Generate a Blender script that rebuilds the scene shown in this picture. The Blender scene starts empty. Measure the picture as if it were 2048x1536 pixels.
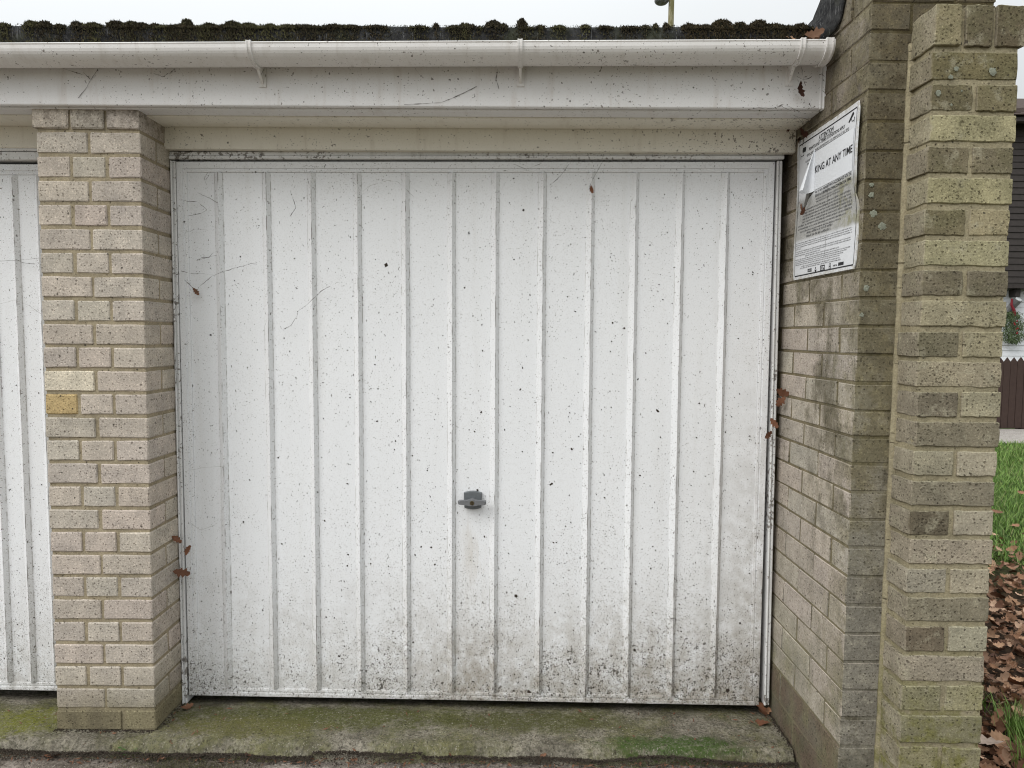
import bpy, bmesh, math, random
import numpy as np
from mathutils import Vector, Matrix, noise

random.seed(7)
np.random.seed(7)
scene = bpy.context.scene
COL = scene.collection

# ------------------------------------------------------------------ camera
cam_data = bpy.data.cameras.new('camera')
cam = bpy.data.objects.new('camera', cam_data)
COL.objects.link(cam)
scene.camera = cam
cam_data.sensor_width = 36.0
cam_data.lens = 36.0 * 1455.9 / 2048.0
cam_data.clip_start = 0.05
cam_data.clip_end = 600.0
PITCH, YAW, ROLL = 0.06716, -0.00276, 0.0121
fwd = Vector((-math.sin(YAW) * math.cos(PITCH), math.cos(YAW) * math.cos(PITCH), -math.sin(PITCH)))
right = fwd.cross(Vector((0, 0, 1))).normalized()
up = right.cross(fwd)
r2 = right * math.cos(ROLL) + up * math.sin(ROLL)
u2 = up * math.cos(ROLL) - right * math.sin(ROLL)
m = Matrix((r2, u2, -fwd)).transposed().to_4x4()
m.translation = Vector((1.16735, -2.33612, 1.32455))
cam.matrix_world = m

# ------------------------------------------------------------------ sky and sun (bright overcast, sun veiled, front left)
SUN_EL, SUN_AZ = math.radians(40), math.radians(229)   # azimuth clockwise from +Y
SUN_DIR = Vector((math.sin(SUN_AZ) * math.cos(SUN_EL), math.cos(SUN_AZ) * math.cos(SUN_EL), math.sin(SUN_EL)))
world = bpy.data.worlds.new('World')
scene.world = world
world.use_nodes = True
wn = world.node_tree
wn.nodes.clear()
def N(nt, typ, **kw):
    n = nt.nodes.new(typ)
    for k, v in kw.items():
        setattr(n, k, v)
    return n
w_out = N(wn, 'ShaderNodeOutputWorld')
w_bg = N(wn, 'ShaderNodeBackground')
w_bg.inputs['Strength'].default_value = 0.1
w_sky = N(wn, 'ShaderNodeTexSky')
w_sky.sky_type = 'NISHITA'
w_sky.sun_disc = False
w_sky.sun_elevation = SUN_EL
w_sky.sun_rotation = SUN_AZ
w_sky.dust_density = 4.0
w_hs = N(wn, 'ShaderNodeHueSaturation')
w_hs.inputs['Saturation'].default_value = 0.25
wn.links.new(w_sky.outputs[0], w_hs.inputs['Color'])
w_tc = N(wn, 'ShaderNodeTexCoord')
w_sep = N(wn, 'ShaderNodeSeparateXYZ')
wn.links.new(w_tc.outputs['Generated'], w_sep.inputs[0])
w_z = N(wn, 'ShaderNodeMath', operation='MAXIMUM')
wn.links.new(w_sep.outputs['Z'], w_z.inputs[0]); w_z.inputs[1].default_value = 0.0
w_l = N(wn, 'ShaderNodeMath', operation='MULTIPLY_ADD')     # overcast sky: (1 + 2 sin e) / 3
wn.links.new(w_z.outputs[0], w_l.inputs[0]); w_l.inputs[1].default_value = 2.0 / 3; w_l.inputs[2].default_value = 1.0 / 3
w_dot = N(wn, 'ShaderNodeVectorMath', operation='DOT_PRODUCT')
wn.links.new(w_tc.outputs['Generated'], w_dot.inputs[0]); w_dot.inputs[1].default_value = SUN_DIR
w_d2 = N(wn, 'ShaderNodeMath', operation='MULTIPLY_ADD')    # thinner cloud towards the sun
wn.links.new(w_dot.outputs['Value'], w_d2.inputs[0]); w_d2.inputs[1].default_value = 0.22; w_d2.inputs[2].default_value = 0.78
w_n = N(wn, 'ShaderNodeTexNoise'); w_n.inputs['Scale'].default_value = 1.6; w_n.inputs['Detail'].default_value = 3
wn.links.new(w_tc.outputs['Generated'], w_n.inputs['Vector'])
w_nm = N(wn, 'ShaderNodeMath', operation='MULTIPLY_ADD')
wn.links.new(w_n.outputs['Fac'], w_nm.inputs[0]); w_nm.inputs[1].default_value = 0.16; w_nm.inputs[2].default_value = 0.92
w_m1 = N(wn, 'ShaderNodeMath', operation='MULTIPLY'); wn.links.new(w_l.outputs[0], w_m1.inputs[0]); wn.links.new(w_d2.outputs[0], w_m1.inputs[1])
w_m2 = N(wn, 'ShaderNodeMath', operation='MULTIPLY'); wn.links.new(w_m1.outputs[0], w_m2.inputs[0]); wn.links.new(w_nm.outputs[0], w_m2.inputs[1])
OVERCAST = 23.8
w_vc = N(wn, 'ShaderNodeVectorMath', operation='SCALE')
w_vc.inputs[0].default_value = (0.945 * OVERCAST, 0.98 * OVERCAST, 1.0 * OVERCAST)
wn.links.new(w_m2.outputs[0], w_vc.inputs['Scale'])
w_mix = N(wn, 'ShaderNodeMixRGB'); w_mix.inputs['Fac'].default_value = 0.9
wn.links.new(w_hs.outputs[0], w_mix.inputs['Color1']); wn.links.new(w_vc.outputs[0], w_mix.inputs['Color2'])
wn.links.new(w_mix.outputs[0], w_bg.inputs['Color'])
wn.links.new(w_bg.outputs[0], w_out.inputs['Surface'])

sun_data = bpy.data.lights.new('sun', 'SUN')
sun_data.energy = 1.5
sun_data.angle = math.radians(32)
sun_data.color = (1.0, 0.98, 0.955)
sun = bpy.data.objects.new('sun', sun_data)
COL.objects.link(sun)
sun.rotation_euler = SUN_DIR.to_track_quat('Z', 'Y').to_euler()

scene.view_settings.view_transform = 'Standard'
scene.view_settings.look = 'None'
scene.view_settings.exposure = 0.0
scene.view_settings.gamma = 1.0
scene.view_settings.use_curve_mapping = False
scene.render.engine = 'CYCLES'
scene.cycles.use_denoising = True
scene.cycles.filter_width = 1.05
scene.cycles.max_bounces = 8
scene.cycles.diffuse_bounces = 4

# ------------------------------------------------------------------ object helpers
def link(o, parent=None):
    COL.objects.link(o)
    if parent is not None:
        o.parent = parent
    return o
def tag(o, label=None, cat=None, group=None, kind=None):
    if label: o['label'] = label
    if cat: o['category'] = cat
    if group: o['group'] = group
    if kind: o['kind'] = kind
    return o
def empty(name, loc=(0, 0, 0), rot=(0, 0, 0), **kw):
    o = bpy.data.objects.new(name, None)
    o.empty_display_size = 0.1
    link(o)
    o.location = loc
    o.rotation_euler = rot
    return tag(o, **kw)
def obj(name, mesh, mat=None, parent=None, loc=(0, 0, 0), rot=(0, 0, 0), smooth=False, **kw):
    o = bpy.data.objects.new(name, mesh)
    if mat is not None and len(mesh.materials) == 0:
        mesh.materials.append(mat)
    if smooth:
        mesh.shade_smooth()
    link(o, parent)
    o.location = loc
    o.rotation_euler = rot
    return tag(o, **kw)
def mesh_of(name, verts, faces):
    me = bpy.data.meshes.new(name)
    me.from_pydata([tuple(v) for v in verts], [], faces)
    me.update()
    return me
def bm_mesh(name, bm):
    me = bpy.data.meshes.new(name)
    bmesh.ops.recalc_face_normals(bm, faces=bm.faces)
    bm.to_mesh(me)
    bm.free()
    return me
def add_box(bm, x0, x1, y0, y1, z0, z1, bevel=0.0, seg=1):
    r = bmesh.ops.create_cube(bm, size=1.0)
    for v in r['verts']:
        v.co = Vector((x0 + (v.co.x + .5) * (x1 - x0), y0 + (v.co.y + .5) * (y1 - y0), z0 + (v.co.z + .5) * (z1 - z0)))
    if bevel > 0:
        es = list({e for v in r['verts'] for e in v.link_edges})
        bmesh.ops.bevel(bm, geom=es, offset=bevel, segments=seg, affect='EDGES', profile=0.6)
def box_mesh(name, x0, x1, y0, y1, z0, z1, bevel=0.0, seg=1):
    bm = bmesh.new()
    add_box(bm, x0, x1, y0, y1, z0, z1, bevel, seg)
    return bm_mesh(name, bm)
def tube_data(pts, radii, sides=6, caps=True):
    pts = [Vector(p) for p in pts]
    n = len(pts)
    if not hasattr(radii, '__len__'):
        radii = [radii] * n
    vs, fs = [], []
    prev = None
    for i, p in enumerate(pts):
        t = (pts[min(i + 1, n - 1)] - pts[max(i - 1, 0)])
        t = t.normalized() if t.length > 1e-9 else Vector((0, 0, 1))
        a = prev if prev is not None else (Vector((0, 0, 1)) if abs(t.z) < .9 else Vector((1, 0, 0)))
        b = t.cross(a)
        b = b.normalized() if b.length > 1e-9 else t.orthogonal().normalized()
        a = b.cross(t).normalized()
        prev = a
        for k in range(sides):
            th = 2 * math.pi * k / sides
            vs.append(p + (a * math.cos(th) + b * math.sin(th)) * radii[i])
    for i in range(n - 1):
        for k in range(sides):
            k2 = (k + 1) % sides
            fs.append((i * sides + k, i * sides + k2, (i + 1) * sides + k2, (i + 1) * sides + k))
    if caps:
        fs.append(tuple(range(sides))[::-1])
        fs.append(tuple((n - 1) * sides + k for k in range(sides)))
    return vs, fs
def join(parts):
    vs, fs = [], []
    for v, f in parts:
        o = len(vs)
        vs += list(v)
        fs += [tuple(i + o for i in q) for q in f]
    return vs, fs

# ------------------------------------------------------------------ material helpers
class Mat:
    def __init__(self, name, rough=0.8, spec=0.3):
        self.m = bpy.data.materials.new(name)
        self.m.use_nodes = True
        self.nt = self.m.node_tree
        self.b = self.nt.nodes['Principled BSDF']
        self.b.inputs['Roughness'].default_value = rough
        self.b.inputs['Specular IOR Level'].default_value = spec
        self.geo = N(self.nt, 'ShaderNodeNewGeometry')
        self.pos = self.geo.outputs['Position']
        self.nrm = self.geo.outputs['Normal']
    def L(self, a, b):
        self.nt.links.new(a, b)
    def val(self, sock, v):
        if hasattr(v, 'is_linked') or isinstance(v, bpy.types.NodeSocket):
            self.L(v, sock)
        else:
            sock.default_value = v
    def math(self, op, a, b=0.0, c=0.0, clamp=False):
        n = N(self.nt, 'ShaderNodeMath', operation=op)
        n.use_clamp = clamp
        self.val(n.inputs[0], a)
        self.val(n.inputs[1], b)
        self.val(n.inputs[2], c)
        return n.outputs[0]
    def mul(self, a, b): return self.math('MULTIPLY', a, b)
    def add(self, a, b): return self.math('ADD', a, b)
    def maxi(self, a, b): return self.math('MAXIMUM', a, b)
    def inv(self, a): return self.math('SUBTRACT', 1.0, a)
    def xyz(self, vec=None):
        n = N(self.nt, 'ShaderNodeSeparateXYZ')
        self.L(vec or self.pos, n.inputs[0])
        return n.outputs
    def ramp(self, v, a, b, lo=0.0, hi=1.0, smooth=True):
        n = N(self.nt, 'ShaderNodeMapRange')
        n.interpolation_type = 'SMOOTHSTEP' if smooth else 'LINEAR'
        self.val(n.inputs['Value'], v)
        n.inputs['From Min'].default_value = a
        n.inputs['From Max'].default_value = b
        n.inputs['To Min'].default_value = lo
        n.inputs['To Max'].default_value = hi
        return n.outputs[0]
    def fall(self, v, a, b):            # 1 below a, 0 above b
        return self.inv(self.ramp(v, a, b))
    def noise(self, scale, detail=4.0, rough=0.55, vec=None, dist=0.0):
        n = N(self.nt, 'ShaderNodeTexNoise')
        n.inputs['Scale'].default_value = scale
        n.inputs['Detail'].default_value = detail
        n.inputs['Roughness'].default_value = rough
        n.inputs['Distortion'].default_value = dist
        self.L(vec or self.pos, n.inputs['Vector'])
        return n.outputs['Fac']
    def scaled(self, s, rot=(0, 0, 0), vec=None):
        n = N(self.nt, 'ShaderNodeMapping')
        n.inputs['Scale'].default_value = s
        n.inputs['Rotation'].default_value = rot
        self.L(vec or self.pos, n.inputs['Vector'])
        return n.outputs[0]
    def warped(self, scale=40.0, amt=0.006, vec=None):
        n = N(self.nt, 'ShaderNodeTexNoise')
        n.inputs['Scale'].default_value = scale
        n.inputs['Detail'].default_value = 2
        self.L(vec or self.pos, n.inputs['Vector'])
        a = N(self.nt, 'ShaderNodeVectorMath', operation='SUBTRACT')
        self.L(n.outputs['Color'], a.inputs[0]); a.inputs[1].default_value = (.5, .5, .5)
        b = N(self.nt, 'ShaderNodeVectorMath', operation='SCALE')
        self.L(a.outputs[0], b.inputs[0]); b.inputs['Scale'].default_value = amt * 2
        c = N(self.nt, 'ShaderNodeVectorMath', operation='ADD')
        self.L(vec or self.pos, c.inputs[0]); self.L(b.outputs[0], c.inputs[1])
        return c.outputs[0]
    def flat(self, ground=False, front=False, sheet=False):
        x, y, z = self.xyz()
        n = N(self.nt, 'ShaderNodeCombineXYZ')
        if ground:
            self.L(x, n.inputs[0]); self.L(y, n.inputs[1])
        elif sheet:
            self.L(x, n.inputs[0]); self.L(self.math('SUBTRACT', z, y), n.inputs[1])
        elif front:
            self.L(x, n.inputs[0]); self.L(z, n.inputs[1])
        else:                                   # runs along either face of a wall
            self.L(self.add(x, y), n.inputs[0]); self.L(z, n.inputs[1])
        return n.outputs[0]
    def specks(self, scale, size, density, vec=None, soft=0.6, shift=0.0):
        """separate specks: one possible speck per voronoi cell, random radius, kept with the given density"""
        n = N(self.nt, 'ShaderNodeTexVoronoi')
        n.voronoi_dimensions = '2D'
        n.inputs['Scale'].default_value = scale
        v = vec or self.pos
        if shift:
            a = N(self.nt, 'ShaderNodeVectorMath', operation='ADD')
            self.L(v, a.inputs[0]); a.inputs[1].default_value = (shift, shift * 1.7, shift * .6)
            v = a.outputs[0]
        self.L(v, n.inputs['Vector'])
        s = N(self.nt, 'ShaderNodeSeparateColor')
        self.L(n.outputs['Color'], s.inputs[0])
        r = self.math('MULTIPLY_ADD', self.mul(s.outputs[0], s.outputs[0]), size * .75, size * .25)
        q = self.math('DIVIDE', n.outputs['Distance'], r)
        mask = self.fall(q, soft, 1.0)
        keep = self.math('LESS_THAN', s.outputs[1], density)
        return self.mul(mask, keep)
    def mix(self, f, a, b, mode='MIX'):
        n = N(self.nt, 'ShaderNodeMixRGB', blend_type=mode)
        self.val(n.inputs['Fac'], f)
        for s, c in (('Color1', a), ('Color2', b)):
            if isinstance(c, bpy.types.NodeSocket):
                self.L(c, n.inputs[s])
            else:
                n.inputs[s].default_value = (c[0], c[1], c[2], 1)
        return n.outputs[0]
    def objcol(self):
        n = N(self.nt, 'ShaderNodeObjectInfo')
        return n.outputs['Color'], n.outputs['Random']
    def bump(self, h, strength=0.3, dist=0.002):
        n = N(self.nt, 'ShaderNodeBump')
        n.inputs['Strength'].default_value = strength
        n.inputs['Distance'].default_value = dist
        self.L(h, n.inputs['Height'])
        self.L(n.outputs[0], self.b.inputs['Normal'])
    def col(self, c):
        self.val(self.b.inputs['Base Color'], c if isinstance(c, bpy.types.NodeSocket) else (c[0], c[1], c[2], 1))
        return self.m
def plain(name, c, rough=0.7, var=0.25, scale=60.0, spec=0.3, metal=0.0):
    M = Mat(name, rough, spec)
    n = M.noise(scale, 4)
    M.b.inputs['Metallic'].default_value = metal
    M.col(M.mix(n, tuple(x * (1 - var) for x in c), tuple(min(1, x * (1 + var)) for x in c)))
    return M.m

# white painted steel, rain-splashed with soil
def make_door_paint(name='white_painted_steel', extra=0.0, crease=False):
    M = Mat(name, 0.5, 0.3)
    z = M.xyz()[2]; x = M.xyz()[0]
    big = M.noise(2.2, 3)
    base = M.mix(big, (0.745, 0.755, 0.765), (0.805, 0.81, 0.815))
    streak = M.noise(14, 4, .6, M.scaled((1, 1, .05)))
    base = M.mix(M.mul(M.ramp(streak, .52, .75), .16), base, (0.50, 0.48, 0.43))
    low = M.fall(M.add(z, M.mul(M.noise(6, 3), .22)), 0.08, 0.72)
    rightside = M.ramp(x, .2, 2.0, .42, 1.0)
    grime = M.mul(M.mul(low, rightside), M.ramp(M.noise(20, 6, .7), .28, .66))
    base = M.mix(M.mul(grime, .85), base, (0.32, 0.28, 0.22))
    blots = M.mul(M.mul(low, rightside), M.ramp(M.noise(13, 6, .75, M.scaled((1, 1, .6))), .54, .66))
    base = M.mix(M.mul(blots, .60), base, (0.22, 0.185, 0.125))
    sx_ = M.math('ABSOLUTE', M.add(x, -1.05))
    run = M.mul(M.mul(M.fall(sx_, .02, .30), M.fall(z, .10, .42)), M.ramp(M.noise(19, 6, .75, M.scaled((1, 1, .5))), .42, .62))
    base = M.mix(M.mul(run, .6), base, (0.24, 0.195, 0.135))
    hs = M.mul(M.mul(M.fall(sx_, .015, .07), M.mul(M.fall(z, .60, .71), M.ramp(z, .25, .6))), M.ramp(M.noise(22, 5, .7, M.scaled((1, 1, .12))), .42, .66))
    base = M.mix(M.mul(hs, .38), base, (0.42, 0.35, 0.25))
    foot = M.mul(M.fall(M.add(z, M.mul(M.noise(9, 4), .10)), .04, .25), M.ramp(M.noise(48, 5, .7), .36, .66))
    base = M.mix(M.mul(foot, M.mul(rightside, .72)), base, (0.17, 0.15, 0.115))
    corner = M.mul(M.ramp(x, 1.75, 2.08), M.mul(M.fall(z, .2, 1.5), M.ramp(M.noise(17, 5, .7), .35, .62)))
    base = M.mix(M.mul(corner, .58), base, (0.30, 0.27, 0.225))
    scuff = M.noise(190, 3, .7, M.scaled((1, 1, .5), (0, .6, 0)))
    base = M.mix(M.mul(M.ramp(scuff, .60, .74), .30), base, (0.36, 0.35, 0.33))
    patch = M.ramp(M.noise(4.5, 4, .6), .35, .68, .45, 1.35)
    dens = M.mul(M.add(M.add(M.mul(M.fall(z, .0, .85), M.mul(rightside, .55)), M.mul(M.mul(M.fall(z, 0, .34), rightside), .75)), .085 + extra), M.mul(patch, 1.36))
    fl = M.flat(front=True)
    wv = M.warped(110, .004, fl)
    s1 = M.specks(38, .115, M.mul(dens, .48), wv)
    s2 = M.specks(95, .22, M.mul(dens, .90), wv, shift=3.1)
    s3 = M.specks(44, .10, M.mul(dens, .65), M.scaled((1, .34, 1), (0, 0, .5), wv), shift=7.7)
    s4 = M.specks(52, .085, M.mul(dens, .75), M.scaled((.36, 1, 1), (0, 0, -.35), wv), shift=5.2)
    s6 = M.specks(38, .075, M.mul(dens, .8), M.scaled((1, .30, 1), (0, 0, -.9), wv), shift=9.2)
    s5 = M.specks(175, .36, M.mul(dens, 1.1), wv, shift=1.3)
    spl = M.ramp(M.math('MULTIPLY_ADD', M.math('MINIMUM', dens, .95), .118, M.noise(92, 3, .6)), .712, .75)
    spl2 = M.ramp(M.math('MULTIPLY_ADD', M.math('MINIMUM', dens, 1.2), .110, M.noise(170, 2, .55, M.scaled((1, 1, .7), (0, .5, 0)))), .715, .755)
    fine = M.noise(230, 4, .75)
    c = M.mix(M.mul(M.ramp(fine, .48, .68), M.math('MULTIPLY_ADD', dens, .70, .12)), base, (0.29, 0.262, 0.22))
    c = M.mix(M.mul(s5, .6), c, (0.17, 0.155, 0.13))
    c = M.mix(M.mul(spl2, .75), c, (0.10, 0.085, 0.065))
    c = M.mix(M.mul(s2, .8), c, (0.075, 0.065, 0.05))
    c = M.mix(M.mul(spl, .9), c, (0.05, 0.042, 0.032))
    c = M.mix(M.mul(M.maxi(M.maxi(s3, s4), s6), .85), c, (0.07, 0.06, 0.048))
    c = M.mix(M.mul(s1, .95), c, (0.045, 0.036, 0.028))
    if crease:          # soil lodged along the ridge and in the fold of each rib
        oc = N(M.nt, 'ShaderNodeTexCoord')
        ox = M.xyz(oc.outputs['Object'])[0]
        n1 = M.noise(30, 5, .7); n2 = M.noise(11, 4, .65)
        fold = M.mul(M.fall(M.math('ABSOLUTE', M.add(ox, -.0118)), .0006, .0024), M.ramp(n1, .40, .62))
        ridge = M.mul(M.fall(M.math('ABSOLUTE', M.add(ox, -.0002)), .0004, .0020), M.ramp(n2, .50, .64))
        lf = M.mul(M.fall(M.math('ABSOLUTE', M.add(ox, .0172)), .0004, .0016), M.ramp(n2, .46, .62))
        c = M.mix(M.mul(fold, .55), c, (0.16, 0.14, 0.11))
        c = M.mix(M.mul(ridge, .75), c, (0.085, 0.07, 0.05))
        c = M.mix(M.mul(lf, .5), c, (0.2, 0.18, 0.15))
    M.bump(M.add(M.noise(300, 2), M.mul(M.noise(9, 2), 2.0)), .08, .002)
    return M.col(c)
DOOR = make_door_paint()
DOOR_RIB = make_door_paint('dirty_white_rib', .09, True)
DOOR_RIM = make_door_paint('dirty_white_rim', .07)

def make_pvc(name, c0, c1, dirt, rough=0.4, speck=1.0, right=0.0):
    M = Mat(name, rough, 0.4)
    n = M.noise(7, 5, .65)
    c = M.mix(n, c0, c1)
    st = M.noise(30, 4, .6, M.scaled((1, .4, .16)))
    c = M.mix(M.mul(M.ramp(st, .5, .8), .35), c, dirt)
    fl = M.flat(sheet=True)
    wv = M.warped(110, .004, fl)
    clump = M.mul(M.add(M.ramp(M.noise(4, 4, .6), .40, .64, .26, 1.25), M.mul(M.ramp(M.xyz()[0], 1.2, 2.1), right)), speck)
    s1 = M.specks(38, .12, M.mul(clump, .48), wv)
    spl = M.ramp(M.math('MULTIPLY_ADD', clump, .07, M.noise(75, 3, .6)), .715, .75)
    s2 = M.specks(95, .20, M.mul(clump, .5), wv, shift=2.3)
    s3 = M.specks(46, .085, M.mul(clump, .45), M.scaled((.36, 1, 1), (0, 0, .4), wv), shift=4.4)
    s4 = M.specks(40, .075, M.mul(clump, .45), M.scaled((1, .32, 1), (0, 0, .5), wv), shift=6.4)
    c = M.mix(M.mul(M.ramp(M.noise(230, 3, .7), .52, .72), .25), c, dirt)
    c = M.mix(M.mul(spl, .8), c, (0.11, 0.09, 0.07))
    c = M.mix(M.mul(s2, .7), c, (0.10, 0.085, 0.065))
    c = M.mix(M.mul(M.maxi(M.maxi(s1, s3), s4), .9), c, (0.05, 0.04, 0.03))
    M.bump(M.noise(60, 3), .05, .002)
    return M.col(c)
GUTTER = make_pvc('weathered_white_plastic', (0.66, 0.64, 0.615), (0.77, 0.75, 0.73), (0.38, 0.33, 0.27), 0.62)
FASCIA = make_pvc('white_fascia_plastic', (0.66, 0.645, 0.63), (0.73, 0.72, 0.71), (0.44, 0.37, 0.31), speck=.8)
CREAM = make_pvc('cream_painted_board', (0.70, 0.665, 0.575), (0.77, 0.735, 0.64), (0.42, 0.36, 0.27), 0.5, .8, 1.6)
FRAME = make_pvc('flaking_white_frame_paint', (0.60, 0.60, 0.59), (0.76, 0.76, 0.75), (0.22, 0.19, 0.15), 0.5, 2.3)

# bricks: tint per brick (object colour), pitted face, stains
def make_brick(name, stain=None, rough_amt=1.0):
    M = Mat(name, 0.92, 0.12)
    tint, rnd = M.objcol()
    if stain == 'mortar_pale':
        tint = M.mix(M.noise(22, 4), (0.30, 0.25, 0.165), (0.40, 0.345, 0.245))
    if stain == 'mortar_wall':
        tint = M.mix(M.noise(22, 4), (0.17, 0.145, 0.088), (0.27, 0.23, 0.15))
    if stain == 'mortar_pier':
        tint = M.mix(M.noise(18, 4), (0.275, 0.238, 0.15), (0.41, 0.365, 0.25))
    mott = M.noise(16, 5, .6)
    c = M.mix(M.ramp(mott, .25, .75), M.mix(1.0, tint, (.80, .80, .80), 'MULTIPLY'), M.mix(1.0, tint, (1.12, 1.11, 1.10), 'MULTIPLY'))
    x, y, z = M.xyz()
    nx, ny, nz = M.xyz(M.nrm)
    wob = M.noise(5, 4, .6)
    vert = M.noise(15, 4, .6, M.scaled((1, 1, .10)))
    if stain in ('wall', 'mortar_wall'):
        front = M.ramp(M.add(M.mul(ny, -1.0), M.mul(nx, .6)), .05, .45)
        side = M.ramp(M.mul(nx, -1.0), .5, .9)
        zz = M.math('MULTIPLY_ADD', wob, .7, M.add(z, -.35))
        # weather side: algae and soot, thickest at the exposed top
        f_col = M.mix(M.ramp(zz, .45, 1.05), (0.175, 0.165, 0.135), M.mix(M.ramp(zz, 1.15, 1.65), (0.135, 0.118, 0.066), (0.074, 0.060, 0.030)))
        f_col = M.mix(M.ramp(M.noise(34, 5, .72), .45, .72), f_col, M.mix(1.0, f_col, (1.7, 1.7, 1.65), 'MULTIPLY'))
        f_col = M.mix(M.mul(M.ramp(M.noise(7, 5, .7), .48, .66), .6), f_col, M.mix(M.ramp(z, .8, 1.6), (0.27, 0.255, 0.21), (0.20, 0.18, 0.115)))
        f_col = M.mix(M.mul(M.ramp(M.noise(11, 5, .7), .54, .68), .7), f_col, (0.052, 0.045, 0.025))
        c = M.mix(M.mul(front, .90), c, f_col)
        top = M.mul(side, M.ramp(M.add(zz, M.mul(y, -.55)), 1.42, 1.88))
        dark = M.mix(M.ramp(M.noise(24, 6, .75), .35, .68), (0.065, 0.052, 0.032), (0.235, 0.20, 0.14))
        c = M.mix(M.mul(top, M.ramp(M.noise(6, 5, .7), .30, .55, .55, .95)), c, dark)
        edge = M.mul(side, M.mul(M.fall(M.math('MULTIPLY_ADD', vert, .26, M.add(y, -.12)), -.34, -.17), M.mul(M.ramp(M.noise(12, 5, .7), .34, .58), .75)))
        c = M.mix(edge, c, M.mix(M.ramp(M.noise(50, 4, .7), .3, .7), (0.12, 0.105, 0.055), (0.29, 0.26, 0.17)))
        damp = M.mul(side, M.mul(M.ramp(M.add(M.noise(5, 6, .72), M.mul(vert, .35)), .66, .80), M.ramp(z, .35, .9)))
        c = M.mix(M.mul(damp, .72), c, M.mix(M.ramp(M.noise(45, 4, .75), .35, .65), (0.085, 0.073, 0.045), (0.24, 0.215, 0.15)))
        mid = M.mul(side, M.mul(M.mul(M.ramp(y, -.34, -.20), M.fall(y, -.14, -.02)), M.mul(M.ramp(M.noise(9, 5, .72, M.scaled((1, 1, .45))), .44, .60), M.ramp(z, .5, 1.0))))
        c = M.mix(M.mul(mid, .65), c, (0.105, 0.092, 0.058))
        drip = M.mul(side, M.mul(M.ramp(vert, .58, .70), M.mul(M.ramp(z, .5, 1.2), .5)))
        c = M.mix(drip, c, (0.20, 0.19, 0.12))
        foot = M.mul(side, M.mul(M.fall(zz, .15, .70), M.ramp(M.noise(7, 4), .36, .6, .15, .75)))
        c = M.mix(foot, c, M.mix(M.ramp(M.noise(8, 3), .4, .6), (0.26, 0.245, 0.15), (0.22, 0.21, 0.16)))
        wet = M.mul(M.fall(z, .02, .20), .25 if stain == 'mortar_wall' else .55)
        c = M.mix(wet, c, M.mix(M.ramp(M.noise(12, 3), .4, .62), (0.135, 0.095, 0.07), (0.095, 0.095, 0.055)))
    if stain == 'pier':
        side = M.ramp(M.mul(nx, -1.0), .5, .9)
        c = M.mix(M.mul(side, .62), c, M.mix(M.ramp(M.noise(18, 4), .35, .7), (0.30, 0.265, 0.20), (0.45, 0.40, 0.31)))
        blot = M.ramp(M.noise(17, 6, .7), .52, .66)
        c = M.mix(M.mul(blot, .55), c, (0.40, 0.37, 0.27))
        alg = M.mul(M.ramp(M.noise(9, 5, .7), .46, .62), M.ramp(z, 1.0, 1.7))
        c = M.mix(M.mul(alg, .40), c, (0.17, 0.158, 0.085))
        rim = M.ramp(nz, .3, .8)
        c = M.mix(M.mul(rim, .4), c, (0.36, 0.33, 0.22))
        moss = M.mul(M.ramp(M.noise(20, 4, .65), .45, .68), M.fall(z, .22, .50))
        c = M.mix(M.mul(moss, .75), c, (0.17, 0.165, 0.035))
    if stain in ('pale', 'mortar_pale'):
        foot = M.mul(M.fall(M.math('MULTIPLY_ADD', wob, .16, z), .10, .30), .7)
        c = M.mix(foot, c, M.mix(M.ramp(M.noise(14, 4), .4, .65), (0.235, 0.205, 0.125), (0.155, 0.135, 0.085)))
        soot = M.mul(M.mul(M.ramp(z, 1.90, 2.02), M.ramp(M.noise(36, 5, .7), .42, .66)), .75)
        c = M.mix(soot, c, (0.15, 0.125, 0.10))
    if stain == 'mortar_pier':
        moss = M.mul(M.ramp(M.noise(16, 4, .65), .42, .62), M.fall(z, .25, .7))
        c = M.mix(M.mul(moss, .7), c, (0.13, 0.13, 0.03))
    mort = stain and stain.startswith('mortar')
    fl = M.flat()
    wv = M.warped(150, .003, fl)
    k = 0.30 if mort else 1.0
    strong = M.ramp(M.noise(9, 3), .35, .65, .55, 1.2)
    pits = M.specks(112, .40, M.mul(strong, .62 * k), wv)
    pit2 = M.specks(60, .22, M.mul(strong, .60 * k), wv, shift=2.2)
    glint = M.specks(125, .38, .65 * k, wv, shift=6.1)
    big = M.specks(24, .10, .30, wv, shift=9.4)
    grain = M.noise(170, 4, .75)
    c = M.mix(M.mul(M.ramp(grain, .42, .58), .40), c, M.mix(1.0, c, (.48, .46, .43), 'MULTIPLY'))
    c = M.mix(M.mul(glint, .55), c, M.mix(1.0, c, (1.55, 1.54, 1.5), 'MULTIPLY'))
    c = M.mix(M.mul(pits, .52), c, M.mix(1.0, c, (.30, .28, .26), 'MULTIPLY'))
    c = M.mix(M.mul(pit2, .72), c, M.mix(1.0, c, (.22, .20, .18), 'MULTIPLY'))
    c = M.mix(M.mul(big, .85), c, (0.05, 0.042, 0.032))
    h = M.add(M.mul(M.noise(110, 5, .75), 1.3), M.mul(M.maxi(pits, pit2), -.8))
    M.bump(h, .55 * rough_amt, .0035)
    return M.col(c)
BRICK_PALE = make_brick('pale_brick', 'pale')
BRICK_WALL = make_brick('stained_brick', 'wall')
BRICK_PIER = make_brick('sandy_brick', 'pier', 1.6)
MORTAR_PALE = make_brick('tan_mortar', 'mortar_pale')
MORTAR_WALL = make_brick('grey_mortar', 'mortar_wall')
MORTAR_PIER = make_brick('yellow_mortar', 'mortar_pier', 1.4)

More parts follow.
